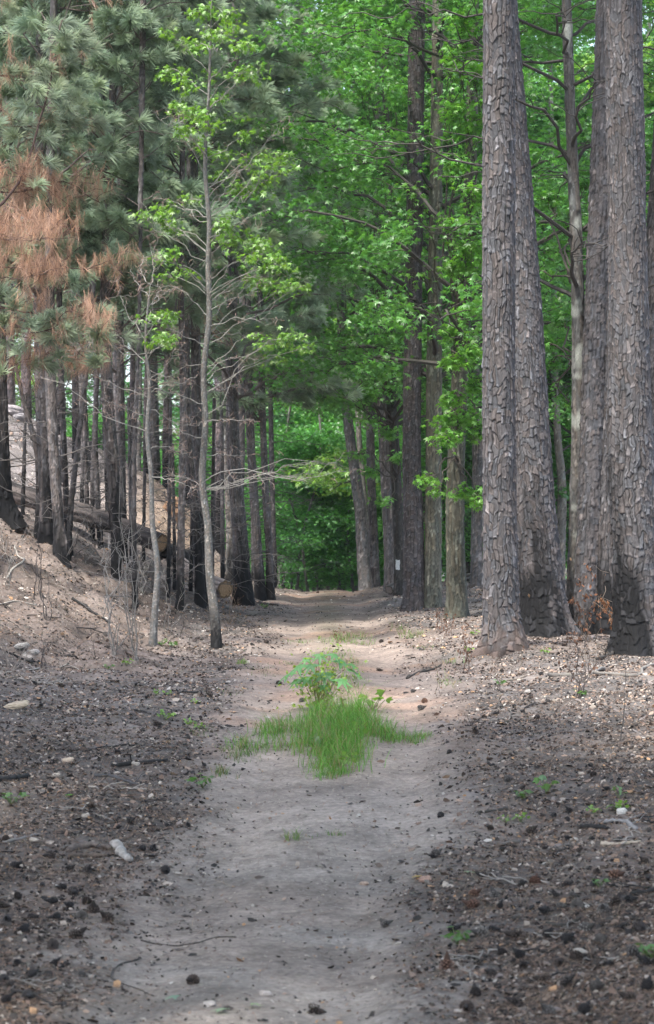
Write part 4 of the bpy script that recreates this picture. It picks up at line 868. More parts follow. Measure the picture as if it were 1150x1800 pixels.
# ---- pine cones
def cone_mesh(seed, closed=.5, col=(.06, .045, .038), L=.075, Wd=.05):
    r = R_(seed); a = Acc(); n = 78
    th = np.linspace(0, 2 * math.pi, 9)[:-1]; pr = np.array([(0, .002), (.1, .5), (.3, .82), (.55, .72), (.8, .42), (1., .04)])
    core = np.array([[[Wd * .34 * rr * math.cos(t), Wd * .34 * rr * math.sin(t), L * zz] for t in th] for zz, rr in pr]); i = np.arange(48).reshape(6, 8); j = np.roll(i, -1, 1)
    a.add(core.reshape(-1, 3), np.stack([i[:-1], j[:-1], j[1:], i[1:]], -1).reshape(-1, 4), np.array(col) * .5)
    for k in range(n):
        f = (k + .5) / n; t = k * 2.39996; prof = math.sin(min(1, f * 1.15 + .16) ** .75 * math.pi) ** .7 if f < .97 else .2
        rad = Wd * .5 * max(prof, .15); z = L * (f * .92 + .02); up = closed + .9 * f ** 2 - .25 * (1 - f)
        o = np.array([math.cos(t), math.sin(t), 0]); s = np.array([-math.sin(t), math.cos(t), 0]); d = o * math.cos(up) + np.array([0, 0, 1]) * math.sin(up); nn = np.cross(s, d)
        b0 = np.array([0, 0, z - .1 * L]) + o * rad * .25; l = rad * .95; w = Wd * .15 * (1.1 - .5 * f)
        q = [b0 - s * w * .4, b0 + s * w * .4, b0 + d * l * .8 + s * w, b0 + d * l + nn * .0, b0 + d * l * .8 - s * w, b0 + d * l * .9 - nn * .1 * Wd, b0 + d * l * 1.07 + nn * .03 * Wd]
        c = np.array(col) * r.uniform(.7, 1.3); cs = np.array([c * .7, c * .7, c, c * 1.9, c, c * 1.0, c * 2.6])
        a.add(np.array(q), [np.array([[0, 1, 2, 4]]), np.array([[4, 2, 3], [2, 5, 3], [5, 4, 3], [4, 3, 6], [3, 2, 6]])], cs)
    V = np.concatenate(a.V); V[:, 2] -= L * .45
    V = V[:, [2, 0, 1]]    # lies on its side, axis along x
    return make_obj('pine_cone', V, [np.concatenate(v) for v in a.F.values()], M_CONE, None, np.concatenate(a.C))
CONES = [cone_mesh(1, .5, (.045, .038, .036)), cone_mesh(2, .25, (.05, .038, .032), .08, .058), cone_mesh(3, .7, (.03, .028, .029), .07, .045), cone_mesh(4, .35, (.11, .06, .042), .085, .06), cone_mesh(5, .3, (.10, .092, .086), .078, .056)]
_cu = set()
def cone(px, py, kind, label, group=None, sc=1., tilt=0., rz=None, r=rng, pos=None):
    b = G(px, py) if pos is None else Vector(pos)
    o = CONES[kind]
    if kind in _cu: o = o.copy(); COL.objects.link(o)
    _cu.add(kind); o.location = (b.x, b.y, b.z + .014 * sc + .025 * math.sin(tilt)); o.rotation_euler = (r.uniform(0, 6.28), -tilt + r.uniform(-.2, .2), r.uniform(0, 6.28) if rz is None else rz); o.scale = (sc,) * 3
    for k in ('label', 'category', 'group'):
        if k in o: del o[k]
    tag(o, label, 'pine cone', group); return o
NAMED = [(681,1630,4,'grey pine cone alone on the bare trail, right of centre',.95,.3),(335,1732,1,'dark open pine cone alone on the bare trail, low left',1.05,.3),(558,1785,1,'brown-grey pine cone at the bottom edge on the trail',1.1,0),
 (826,1598,3,'brown pine cone, the larger of two touching ones at the right trail edge',1.25,.5),(838,1576,3,'brown pine cone, the smaller of two touching ones at the right trail edge',1.0,.5),(786,1708,3,'brown pine cone standing upright low on the right verge',1.25,1.5),
 (773,1438,2,'dark pine cone beside the right edge of the bare trail, below the grass patch',1.05,0),(937,1466,1,'round brown-grey pine cone in the middle of the right verge',1.05,.7),(789,1326,2,'small black pine cone on the bare ground right of the grass patch',.9,0),
 (185,1620,1,'dark brown pine cone nearest the trail in the heap low on the left verge',1.2,.6),(164,1606,1,'grizzled pine cone just behind the foremost one of the left heap',1.25,.8),(145,1614,4,'pale-scaled pine cone on its side in the left heap',1.15,0),
 (743,1248,4,'light tan pine cone on the trail right of the grass patch',1.1,.3),(748,1236,3,'orange-brown pine cone on the trail behind the light tan one',.9,0),(728,1218,4,'small greyish pine cone at the right wheel track, near the leafy sprout',.8,.2),(668,1180,1,'brown pine cone in the right wheel track behind the leafy sprout',.95,0),
 (669,1130,1,'small dark pine cone in the right wheel track far up the trail',.9,0),(490,1204,1,'brown pine cone in the left wheel track beside the leafy sprout',1.,0),(530,1234,4,'grey pine cone at the left foot of the leafy sprout',.95,0),(1088,1545,3,'large brown pine cone on the far right of the verge',1.3,.2),
 (1018,1600,4,'grey-scaled pine cone among black ones on the right verge',1.25,.2),(1120,1680,4,'big grey pine cone at the lower right edge of the verge',1.3,.1),(942,1555,3,'brown pine cone with raised scales, right verge near the black heap',1.1,.7),(868,1580,4,'pale-scaled pine cone seen end-on in the right verge',1.1,1.2)]
for px, py, k, lab, sc, tl in NAMED: cone(px, py, k, lab, None, sc, tl, r=R_(int(px * 7 + py)))
LC = [(95,1618),(75,1560),(108,1566),(120,1600),(60,1620),(40,1640),(12,1625),(8,1600),(90,1590),(30,1580),(130,1575),(150,1588),(20,1740),(8,1728),(35,1700),(60,1720),(100,1700),(50,1760),(15,1770),(70,1660),(95,1668),(140,1650),
      (158,1420),(295,1454),(270,1498),(250,1497),(290,1538),(155,1537),(125,1532),(272,1350),(205,1328),(240,1345),(95,1340),(67,1347),(78,1385),(90,1395),(115,1290),(60,1300),(155,1245),(110,1209),(162,1217),(140,1242),(182,1252),(325,1200),
      (368,1226),(278,1278),(258,1230),(330,1455),(232,1452),(358,1352),(428,1355),(470,1132),(495,1120),(385,1180),(240,1208),(60,1205),(28,1205),(72,1242),(210,1460),(10,1480),(30,1530),(85,1508)]
RC = [(835,1290),(873,1257),(905,1245),(932,1228),(925,1240),(918,1255),(945,1265),(880,1245),(950,1188),(905,1330),(895,1377),(920,1390),(955,1438),(975,1440),(1037,1350),(1040,1365),(980,1420),(1000,1430),(760,1510),(770,1508),(885,1500),(845,1545),
      (920,1560),(955,1610),(1000,1560),(1010,1580),(1045,1560),(1050,1540),(1085,1590),(1060,1610),(1110,1590),(1120,1640),(1140,1600),(975,1580),(990,1600),(935,1600),(965,1650),(1000,1660),(1035,1640),(1060,1660),(1090,1640),(1020,1690),
      (910,1690),(880,1680),(925,1700),(950,1730),(1000,1740),(1050,1740),(1100,1760),(1140,1740),(870,1640),(900,1650),(860,1720),(900,1770),(960,1790),(1030,1780),(1130,1520),(1100,1510),(1140,1550),(1085,1480),(1140,1465),(800,1640),(840,1650),
      (1065,1395),(1110,1420),(1000,1480),(1020,1500),(960,1500),(860,1460),(880,1600),(905,1620),(1130,1700),(1070,1700),(985,1700),(820,1780),(835,1750)]
_r = R_(505)
def where(py, side):
    if py > 1540: return 'charred pine cone among the crowded cones at the lower %s of the ground' % side, 'crowded cones at the lower ' + side
    if py > 1300: return 'charred pine cone scattered in the dark litter half way up the %s verge' % side, 'cones half way up the %s verge' % side
    return 'small charred pine cone on the paler ground of the upper %s verge' % side, 'cones on the upper %s verge' % side
for px, py in LC: cone(px, py, int(_r.choice([0, 2, 0, 1, 2])), *where(py, 'left'), _r.uniform(.6, 1.15) * (1.15 if py > 1500 else .9), _r.uniform(0, .8), r=_r)
for px, py in RC: cone(px, py, int(_r.choice([0, 2, 0, 1, 2, 4])), *where(py, 'right'), _r.uniform(.6, 1.15) * (1.2 if py > 1540 else .9), _r.uniform(0, .8), r=_r)

# ---- sticks
def stick(name, label, pts, wpx, col, group=None, cat='stick', lift=.5, ends=None, side=0, seed=0):
    """a fallen branch lying along ground points of the photograph; wpx its thickness there"""
    r = R_(int(abs(pts[0][0]) * 31 + pts[0][1] + seed)); gp = [G(x, y) for x, y in pts]; P = np.array([list(g) for g in gp]); s = P[:, 1].mean() / F
    rad = wpx / 2 * s; Q = resample(P, max(8, 4 * len(P))); Q[:, 2] = gz(Q[:, 0], Q[:, 1]) * .35 + Q[:, 2] * .65 + rad * lift * 1.2; Q += r.standard_normal(Q.shape) * rad * .18
    b = Vector(tuple(Q[0])); b.z -= rad
    n = len(Q); rr = rad * (np.linspace(1, .62, n) + .12 * r.standard_normal(n)); rr[0] *= .8
    V, Q4 = tubes(Q[None], rr[None], 9); nn = fbm(V * 60, 2, 5)[:, None]; V = V + unit(V - np.repeat(Q, 9, axis=0)) * nn * rad * .3
    C = np.array(col) * (1 + .35 * nn) * np.ones((len(V), 3)); a = Acc(); cp = caps(None, n, 9); a.add(V, [Q4, cp[0], cp[1]], C)
    t = a.obj(name, M_WOOD, None, smooth=True, loc=b, sub=b); tag(t, label, cat, group)
    for k in range(side):
        i = int(r.integers(n // 4, n - 2)); d = unit(np.array([r.standard_normal(), r.standard_normal() * .8, abs(r.standard_normal()) * .5])); L = rad * r.uniform(6, 14)
        TP = wander(r, Q[i], Q[i] + d * L, 5, .06); V, Q4 = tubes(TP, rad * .35 * np.linspace(1, .4, 5)[None], 5); q = Acc(); q.add(V, Q4, np.array(col)); q.obj('twig', M_WOOD, t, sub=b)
    return t
BL = (.022, .021, .021); GR = (.16, .15, .14); LG = (.30, .28, .25); BR = (.11, .085, .07)
stick('fallen_stick', 'thin curved black stick on the left verge, above a straighter thick one', [(150,1322),(180,1316),(215,1314),(246,1312)], 4, BL, side=2)
stick('fallen_stick', 'straight black stick on the left verge pointing at the trail', [(197,1350),(230,1346),(262,1343),(296,1339)], 8, BL, side=1)
stick('fallen_stick', 'half-burnt stick with a grey end, below the straight black one', [(166,1367),(190,1368),(215,1376),(242,1382)], 7, (.07,.07,.075), side=1)
stick('fallen_stick', 'stubby black branch at the left edge of the verge', [(-10,1379),(15,1374),(30,1371),(50,1366)], 12, BL)
stick('fallen_branch', 'broken grey-brown branch low on the left verge, with a pale chunk at its end', [(120,1498),(150,1493),(175,1492),(196,1496)], 13, (.12,.10,.09), cat='branch', side=1)
stick('fallen_branch', 'brown branch piece lying just below the grey-brown one on the left', [(122,1508),(150,1508),(188,1509)], 10, BR, cat='branch')
stick('wood_chunk', 'pale weathered split chunk of wood leaning toward the trail on the left verge', [(200,1490),(210,1500),(221,1515),(230,1520)], 19, (.32,.30,.28), cat='wood')
stick('fallen_stick', 'grey twisted stick by the left edge, above the heap of cones', [(5,1484),(30,1478),(52,1472),(68,1470)], 6, (.18,.17,.165), side=1)
stick('fallen_stick', 'thin dark twig curving across the lower trail', [(248,1655),(300,1664),(340,1662),(380,1652),(416,1649)], 3, (.07,.06,.055))
stick('fallen_stick', 'hooked dark twig at the lower left of the trail', [(248,1688),(208,1700),(205,1728),(240,1740),(270,1752)], 3.5, (.06,.055,.05), side=1)
stick('fallen_stick', 'thin twig pointing down to the cones on the low left verge', [(80,1645),(110,1655),(155,1665)], 3, (.1,.09,.085))
stick('fallen_stick', 'grey stick with a knobbed end in the middle of the right verge', [(915,1482),(890,1487),(865,1492),(846,1488)], 7, (.13,.115,.10))
stick('fallen_stick', 'short dark stick at the right verge above the round cone', [(893,1427),(870,1429),(853,1429)], 7, (.06,.055,.05))
stick('fallen_branch', 'charred thick stick at the right, next to a weathered grey root', [(1020,1456),(1045,1459),(1068,1461)], 12, BL, cat='branch')
stick('weathered_root', 'weathered grey root piece at the right edge of the verge', [(1118,1462),(1098,1450),(1080,1447),(1062,1452)], 10, (.24,.235,.24), cat='root', side=2)
stick('fallen_branch', 'pale barkless stick on the right verge with a blunt left end', [(1056,1488),(1075,1489),(1100,1485),(1126,1485)], 9, (.40,.34,.28), cat='branch')
stick('fallen_stick', 'dark stick lying in the low right litter', [(960,1626),(985,1630),(1020,1624)], 9, (.05,.045,.04)); stick('fallen_stick', 'burnt stick at the right edge among the cones', [(1110,1578),(1130,1572),(1155,1570)], 10, BL)
stick('fallen_branch', 'long crooked grey branch on the ground below the right pines', [(965,1192),(1000,1190),(1040,1186),(1060,1178),(1075,1188),(1105,1190),(1128,1178),(1160,1165)], 8, (.19,.175,.16), cat='branch', side=3)
stick('fallen_branch', 'dark branch on the mound in front of the right-hand pine', [(1050,1160),(1075,1152),(1095,1146),(1130,1150)], 7, (.05,.045,.04), cat='branch', side=2)
stick('fallen_stick', 'low dark stick between trail and the foremost plated pine', [(716,1194),(735,1184),(755,1180),(775,1172)], 6, (.06,.055,.05), side=1)
stick('fallen_stick', 'thin stick lying right of the trail below the foremost plated pine', [(880,1202),(905,1196),(925,1190)], 4, (.16,.14,.12))
stick('fallen_branch', 'straight charred branch lying down the reddish left bank', [(126,1056),(150,1070),(172,1083),(194,1098)], 7, BL, cat='branch')
stick('fallen_stick', 'black stick at the foot of the reddish bank', [(10,1150),(40,1160),(68,1166)], 5, BL); stick('fallen_stick', 'burnt stick sunk in the litter high on the reddish bank', [(40,985),(58,1002),(70,1015)], 6, (.05,.04,.035))
stick('fallen_branch', 'dark forked stick on the ground left of the young sweetgum', [(312,1222),(330,1220),(348,1219)], 5, BL, side=3, cat='branch')
stick('fallen_stick', 'dark stick near the trail edge left of the leafy sprout', [(232,1250),(250,1252),(262,1256)], 4, BL); stick('fallen_stick', 'black branch along the left trail edge under the row of pines', [(440,1058),(460,1062),(490,1066)], 5, BL, side=1)
stick('fallen_stick', 'pale thin stick across the foot of the bank on the left', [(0,1186),(60,1178),(120,1176),(165,1180)], 3, (.34,.32,.29), side=1)
stick('fallen_stick', 'bent pale twig on the reddish bank at the left edge', [(-5,1012),(18,1010),(32,998),(30,975),(26,960)], 4, (.32,.30,.27)); stick('fallen_stick', 'long pale twig lying level on the reddish bank', [(-5,1065),(30,1063),(64,1066)], 3, (.32,.30,.27))
stick('fallen_branch', 'broken grey branch leaning in the brush left of the foremost plated pine', [(818,1010),(835,994),(856,978)], 5, (.15,.14,.13), cat='branch', lift=4)
stick('fallen_branch', 'lower broken branch in the brush left of the foremost plated pine', [(818,1042),(838,1024),(858,1014)], 6, (.13,.12,.115), cat='branch', lift=3)
# litter heap right of the bend: short dead log
def log(name, label, pts, w, col, seed, endcol=(.42,.28,.15), char=0., both=False, sink=-.05, ys=None):
    """bark-clad log with sawn end; last point is the cut end. points (column,row,depth)"""
    gy = np.array([G(x, y + 10).y for x, y, d in pts]); k = np.arange(len(pts))
    gy = np.polyval(np.polyfit(k, gy, 1), k) if ys is None else np.linspace(ys[0], ys[1], len(pts))
    P = np.array([W(x, y, q) for (x, y, d), q in zip(pts, gy)])
    for i in range(len(P)): P[i, 2] = max(P[i, 2], gz1(P[i, 0], P[i, 1]) + w * (.5 - sink))
    R0 = np.linspace(w * .55, w * .5, len(P)); b = Vector(tuple(P[0]))
    d = P[-1] - P[0]
    n_l = 220; C, rad, t = resample(P, n_l, R0); T = unit(np.gradient(C, axis=0)); A = unit(np.cross(np.array([0, 0, 1.]), T)); B = np.cross(T, A); na = 44; th = np.arange(na) * 2 * math.pi / na
    wx = np.stack([np.cos(th)[None] * .5 + 0 * t[:, None], np.sin(th)[None] * .5 + 0 * t[:, None], t[:, None] + 0 * th[None]], -1); n1_ = fbm(wx * np.array([7, 7, 3]), 3, seed); pl = sstep(-.15, .1, n1_)
    V = C[:, None] + (rad[:, None] + .018 * pl + .01 * n1_)[..., None] * (np.cos(th)[None, :, None] * A[:, None] + np.sin(th)[None, :, None] * B[:, None])
    c = np.array(col) * (1 + .5 * n1_)[..., None] * (.55 + .45 * pl)[..., None]
    if char: cm = (sstep(-.2, .3, fbm(wx * 1.2, 2, seed + 3) + char - .6))[..., None]; c = c * (1 - cm) + np.array([.02, .019, .02]) * cm
    idx = np.arange(n_l * na).reshape(n_l, na); jx = np.roll(idx, -1, 1); q = np.stack([idx[:-1], jx[:-1], jx[1:], idx[1:]], -1).reshape(-1, 4)
    tt = thing(name, label, 'log', b); make_obj('bark', V.reshape(-1, 3) - np.array(b), q, M_BARK, tt, c.reshape(-1, 3), smooth=True)
    for e in ([-1, 0] if both else [-1]):
        rings = np.linspace(0.02, 1, 8); sgn = 1 if e == -1 else -1; E = C[e] + T[e] * .004 * sgn
        ring = V[e].reshape(na, 3) - C[e]; VV = np.concatenate([E + ring * k * (.985) for k in rings]); CC = np.concatenate([np.tile(np.array(endcol) * (1.05 if i % 2 else .85) * (1 if i < 6 else .5), (na, 1)) for i in range(8)])
        ii = np.arange(8 * na).reshape(8, na); jj = np.roll(ii, -1, 1); qq = np.stack([ii[:-1], jj[:-1], jj[1:], ii[1:]], -1).reshape(-1, 4); make_obj('sawn_end', VV - np.array(b), qq, M_WOOD, tt, CC)
    return tt
log('fallen_log', 'long charred log lying down the slope to an orange sawn end', [(-90,830,46),(0,858,42.5),(100,888,40),(190,918,38),(240,938,36.8),(284,955,35.8)], .27, (.10,.085,.08), 301, (.30,.19,.11), char=.5, ys=(37.3, 35.8))
log('fallen_log', 'black burnt log below the sawn end of the long one', [(286,964,39),(310,975,38.2),(338,990,37.4),(360,1000,36.8)], .23, (.03,.028,.028), 302, char=1.4)
log('fallen_log', 'pale barked log resting low behind the young sweetgum with a yellow sawn end', [(296,1005,38.5),(330,1018,37.5),(365,1030,36.6),(396,1036,35.8)], .28, (.27,.235,.215), 303, (.36,.24,.14), ys=(39.6, 38.3))
log('fallen_log', 'short weathered grey log right of the bend in the trail', [(706,1030,47),(695,1032,46.5),(684,1037,46)], .16, (.2,.18,.165), 304, (.2,.17,.15))


# ================================================================ grass, sprout, seedlings, shrubs
BLADE = (np.array([[-.5, 0, 0], [.5, 0, 0], [.42, .04, .35], [-.42, .04, .35], [.3, .16, .7], [-.3, .16, .7], [0, .38, 1.0]]), np.array([[0, 1, 2, 3], [3, 2, 4, 5]]), np.array([[5, 4, 6]]))
def blades(a, r, X, Y, h, w, base, dead=.06, lean=.3):
    n = len(X); z = gz(X, Y) - .005; az = r.random(n) * 6.283; ln = r.normal(0, lean, n)
    H = h * r.uniform(.45, 1.15, n); Wd = w * r.uniform(.7, 1.3, n)
    V = BLADE[0][None] * np.stack([Wd, H, H], -1)[:, None]
    V[..., 1] *= (1 + 3 * np.abs(ln))[:, None] ; c, s = np.cos(az)[:, None], np.sin(az)[:, None]
    x = V[..., 0] * c - V[..., 1] * s; y = V[..., 0] * s + V[..., 1] * c
    P = np.stack([x, y, V[..., 2]], -1) + np.stack([X, Y, z], -1)[:, None]
    C = leaf_cols(r, n, base, .22, .4); C = np.where((r.random(n) < dead)[:, None], np.array([.3, .22, .12]), C)
    o = (np.arange(n) * 7)[:, None, None]
    a.add(P.reshape(-1, 3), [(BLADE[1][None] + o).reshape(-1, 4), (BLADE[2][None] + o).reshape(-1, 3)], np.repeat(C, 7, axis=0))
def patch(cx, cy, rx, ry, n, r):
    c = G(cx, cy); y0 = G(cx, cy + ry).y; y1 = G(cx, cy - ry).y; t = r.random(n) * 6.283; q = np.sqrt(r.random(n)) * (1 + .25 * r.standard_normal(n))
    X = c.x + np.cos(t) * q * rx / F * c.y; Y = np.where(np.sin(t) > 0, c.y + np.sin(t) * q * (y1 - c.y), c.y + np.sin(t) * q * (c.y - y0)); return X, Y
def grass(label, patches, base=(.115, .29, .05), stuff=True, name='grass', seed=0):
    r = R_(700 + seed); a = Acc()
    for cx, cy, rx, ry, n, h in patches:
        X, Y = patch(cx, cy, rx, ry, n, r); cl = fbm(np.stack([X * 8, Y * 5, X * 0], -1), 2, 3) + .25 * r.standard_normal(len(X)) > -.12; X, Y = X[cl], Y[cl]; hm = 1 + .5 * vnoise(np.stack([X * 9, Y * 6, X * 0], -1), 8)
        blades(a, r, X, Y, h * hm * .85, .005, base, .16, .55)
    b = G(patches[0][0], patches[0][1]); o = a.obj(name, M_GRASS, loc=b, sub=b); tag(o, label, 'grass', kind='stuff' if stuff else None); return o
grass('bright green grass patch growing across the middle of the trail', [(592,1338,50,24,1500,.19),(575,1310,62,18,1200,.21),(600,1300,50,22,1100,.25),(628,1272,34,16,600,.28),(560,1275,40,14,700,.22),(492,1288,46,12,520,.17),(458,1316,58,10,380,.11),(700,1303,42,7,420,.13),(740,1298,24,4,110,.07),(655,1290,40,12,500,.2),(580,1365,40,10,300,.10),(615,1255,22,9,300,.24),(575,1252,30,8,300,.2)])
grass('thin grass on the crown of the trail beyond the leafy sprout', [(610,1125,44,8,500,.10),(640,1130,22,5,160,.09),(610,1170,26,12,260,.08),(595,1150,30,10,200,.07),(520,1130,26,4,160,.05),(620,1205,26,16,260,.10),(505,1168,16,4,60,.04)], (.13, .25, .07), seed=2)
grass('sparse low grass along the left edge of the trail', [(430,1335,30,10,200,.07),(395,1362,22,9,170,.08),(412,1320,30,6,120,.06),(470,1180,40,14,160,.04),(400,1215,30,10,90,.04),(360,1290,24,10,90,.05)], (.09, .17, .05), seed=3)
grass('small grassy patch on the right edge of the trail by the straight pine', [(725,1118,24,6,220,.10),(700,1105,16,5,100,.08),(790,1200,24,12,160,.07),(800,1165,20,10,120,.09),(745,1140,20,6,70,.05)], (.11, .21, .06), seed=4)
grass('small lone grass tuft on the bare trail below the grass patch', [(516,1478,16,5,70,.11),(540,1476,18,3,40,.05),(498,1474,10,3,20,.05)], (.11, .22, .06), False, 'grass_tuft', 5)
grass('tiny grass tuft right of the lone tuft on the trail', [(588,1468,20,5,60,.04)], (.11, .22, .06), False, 'grass_tuft', 6)
grass('green grass sprig at the foot of the young sweetgum', [(426,1166,11,3,90,.07)], (.14, .32, .06), False, 'grass_tuft', 7)

def sprout():
    b = G(562, 1246); Yd = b.y; r = R_(71); st = Acc(); le = Acc(); sm = Acc(); t = thing('leafy_sprout', 'leafy young sprout with big pale green lobed leaves standing in the middle of the trail', 'plant', b)
    tips = [(540,1170,.15),(588,1162,.14),(603,1178,.16),(524,1184,.15),(562,1152,.12),(572,1184,.16),(548,1192,.14),(594,1194,.13),(556,1168,.13),(531,1196,.12),(580,1150,.1),(610,1168,.1),(545,1158,.1),(568,1205,.1)]
    for x, y, sz in tips:
        e = W(x, y, Yd); e[1] += r.uniform(-.12, .12); LP = wander(r, np.array(b) + r.uniform(-.04, .04, 3) * [1, 1, 0], e, 7, .03, .05); V, Q4 = tubes(LP, .0035 * np.linspace(1, .5, 7)[None], 4); st.add(V, Q4, (.16, .13, .08))
        az = math.atan2(-1, (x - 565) * .05) + r.uniform(-.5, .5); M_ = leaf_frames(r, 1, .5, .35)
        y_ = unit(np.array([[math.cos(az), math.sin(az), -.45]])); z_ = unit(np.cross(np.cross(y_, [[0, 0, 1.]]) * -1, y_)); z_ = z_ * np.sign(z_[:, 2:3]); x_ = np.cross(y_, z_); M_ = np.stack([x_, y_, z_], -1)
        V, Fc, C = put(LEAF5, e[None] + np.array([[0, 0, sz * .3]]), M_, [sz * 1.8], leaf_cols(r, 1, (.14, .34, .13), .15, .1)); le.add(V, Fc, C)
    n = 420; k = np.array([(565 + r.normal(0, 26), 1196 + r.normal(0, 26)) for _ in range(n)]); p = np.array([W(x, min(y, 1240), Yd) for x, y in k]); p[:, 1] += r.normal(0, .12, n)
    V, Fc, C = put(LEAF5, p, leaf_frames(r, n, .6, .3), .05 * r.uniform(.6, 1.3, n), leaf_cols(r, n, (.26, .42, .05), .2, .3)); sm.add(V, Fc, C)
    for i in range(60):
        LP = wander(r, np.array(b) + np.r_[r.uniform(-.06, .06, 2), 0], p[i * 5], 6, .05); V, Q4 = tubes(LP, .002 * np.ones((1, 6)), 3); st.add(V, Q4, (.28, .3, .1))
    st.obj('stems', M_TWIG, t, sub=b); le.obj('large_leaves', M_LEAF, t, sub=b); sm.obj('small_leaves', M_LEAF, t, sub=b)
sprout()

def seedling_mesh(seed, col, n=9, h=.07):
    r = R_(seed); a = Acc(); az = np.arange(n) * 2.4; e = np.stack([np.cos(az), np.sin(az), 0 * az], -1) * r.uniform(.02, .07, (n, 1)) + np.array([0, 0, 1]) * r.uniform(.3, 1, (n, 1)) * h
    LP = wander(r, np.zeros((n, 3)), e, 4, .04); V, Q4 = tubes(LP, .0014 * np.ones((n, 4)), 3); a.add(V, Q4, (.15, .2, .06))
    V, Fc, C = put(LEAF3, e, leaf_frames(r, n, .5, .2), r.uniform(.03, .058, n), leaf_cols(r, n, col, .15, .3)); a.add(V, Fc, C); return a.obj('seedling', M_LEAF)
SEED = [seedling_mesh(1, (.18, .34, .07), 10, .09), seedling_mesh(2, (.10, .22, .07), 12, .07), seedling_mesh(3, (.14, .27, .12), 7, .11)]
_su = set()
def seedling(px, py, k, sc, label, group=None):
    b = G(px, py); o = SEED[k]
    if k in _su: o = o.copy(); COL.objects.link(o)
    _su.add(k); o.location = b; o.scale = (sc,) * 3; o.rotation_euler = (0, 0, px * .7); tag(o, label, 'seedling', group)
for px, py, k, sc, lab in [(655,1250,0,2.6,'broad bright leaf cluster at the back of the grass patch'),(618,1300,0,2.0,'low broad-leaved weed inside the grass patch, right of its middle'),(570,1322,1,2.0,'low dark weed inside the grass patch, near its front'),(600,1352,0,1.8,'bright weed leaves at the front of the grass patch'),(292,1268,0,1.3,'brightest yellow-green seedling on the left verge, below the two foremost saplings'),(335,1277,0,.9,'small bright seedling right of the brightest one on the left verge'),(350,1284,0,.8,'small seedling nearest the trail in the bright row on the left verge'),(275,1224,0,.9,'bright seedling among black cones on the upper left verge'),(297,1223,0,.7,'small bright seedling beside a black stick on the upper left verge'),
    (284,1136,1,1.3,'green seedling just right of the foot of the bare pale sapling'),(305,1137,1,1.2,'green seedling midway between the bare sapling and the young sweetgum'),(357,1386,1,1.6,'dark green seedling on the left edge of the trail below the grass'),(20,1415,1,1.4,'green seedling at the left edge, above the heap of cones'),(960,1398,2,1.6,'pale green seedling with wide leaves in the upper right verge'),
    (918,1410,1,1.1,'small seedling left of the wide-leaved one on the right verge'),(915,1447,0,.9,'bright seedling left of the round cone area on the right verge'),(890,1450,0,.7,'tiny yellow-green seedling on the right verge nearest the trail'),(1085,1430,0,1.1,'bright seedling next to the weathered grey root'),(1045,1432,0,.8,'small bright seedling left of the weathered grey root'),(1088,1405,2,1.1,'pale seedling above the weathered grey root at the right'),
    (806,1662,1,1.3,'dark green low seedling at the lower right edge of the trail'),(1142,1690,1,1.4,'green seedling at the right edge beside the big grey cone'),(1052,1562,1,.8,'tiny seedling beside the large brown cone on the right verge'),(958,1150,0,1.0,'seedling on the mound between the two old pine groups'),(832,1118,0,1.0,'seedling left of the foot of the foremost plated pine'),(822,1148,0,.9,'small seedling on the slope left of the foremost plated pine'),
    (222,1176,0,1.1,'pale green seedling at the foot of the reddish bank'),(190,1180,1,.9,'small seedling below the charred branch on the bank'),(345,1238,0,.7,'seedling above the bright row on the left verge'),(1022,1225,1,1.,'green shoots at the foot of the scorched shrub stems'),(880,1205,1,.9,'seedling below the foremost plated pine'),(465,1070,1,1.2,'seedling under the last pines of the left row')]:
    seedling(px, py, k, sc, lab)

def shrub(name, label, cat, base, tips, wood=(.13, .11, .095), rad=.006, leaf=None, nleaf=0, lsize=.06, twigs=3, Y=None, spread=.05, bend=.05, tw=.35):
    b = G(*base); Yd = Y or b.y
    r = R_(int(base[0] * 13 + base[1])); t = thing(name, label, cat, b); st = Acc(); le = Acc(); ends = []
    for x, y in tips:
        e = W(x, y, Yd); e[1] += r.uniform(-.25, .25); o = np.array(b) + np.r_[r.uniform(-spread, spread, 2), -.02]
        LP = wander(r, o, e, 9, bend, .0); L = np.linalg.norm(e - o); V, Q4 = tubes(LP, rad * np.linspace(1, .35, 9)[None], 5); st.add(V, Q4, wood)
        sp = along(LP, r.uniform(.3, 1, (1, twigs)))[0]; d = unit(unit(e - o) + .8 * r.standard_normal((twigs, 3))); e2 = sp + d * (L * tw * r.uniform(.3, 1, (twigs, 1)))
        TP = wander(r, sp, e2, 6, .08); V, Q4 = tubes(TP, rad * .4 * np.linspace(1, .5, 6)[None] * np.ones((twigs, 1)), 3); st.add(V, Q4, np.array(wood) * 1.1); ends += [TP, LP]
    st.obj('stems', M_TWIG, t, sub=b)
    if nleaf:
        for TP in ends:
            n = max(1, int(nleaf * len(TP) / (len(tips) * (1 + twigs)))); q = along(TP, r.uniform(.35, 1, (len(TP), max(1, n // len(TP))))).reshape(-1, 3); m = len(q)
            q = q + r.standard_normal((m, 3)) * .015; V, Fc, C = put(LEAF1, q, leaf_frames(r, m, 1.1, .9), lsize * r.uniform(.5, 1.2, m), leaf_cols(r, m, leaf, .3, .1)); le.add(V, Fc, C)
        le.obj('dry_leaves', M_DEAD, t, sub=b)
    return t
SB = (.15, .085, .06)
shrub('scorched_shrub', 'scorched shrub of brown stems and curled leaves on the right verge below the pines', 'shrub', (1015,1226), [(1002,1150),(1008,1120),(1022,1105),(1038,1120),(1048,1150),(1030,1085),(995,1110)], (.09,.075,.07), .006, SB, 80, .045)
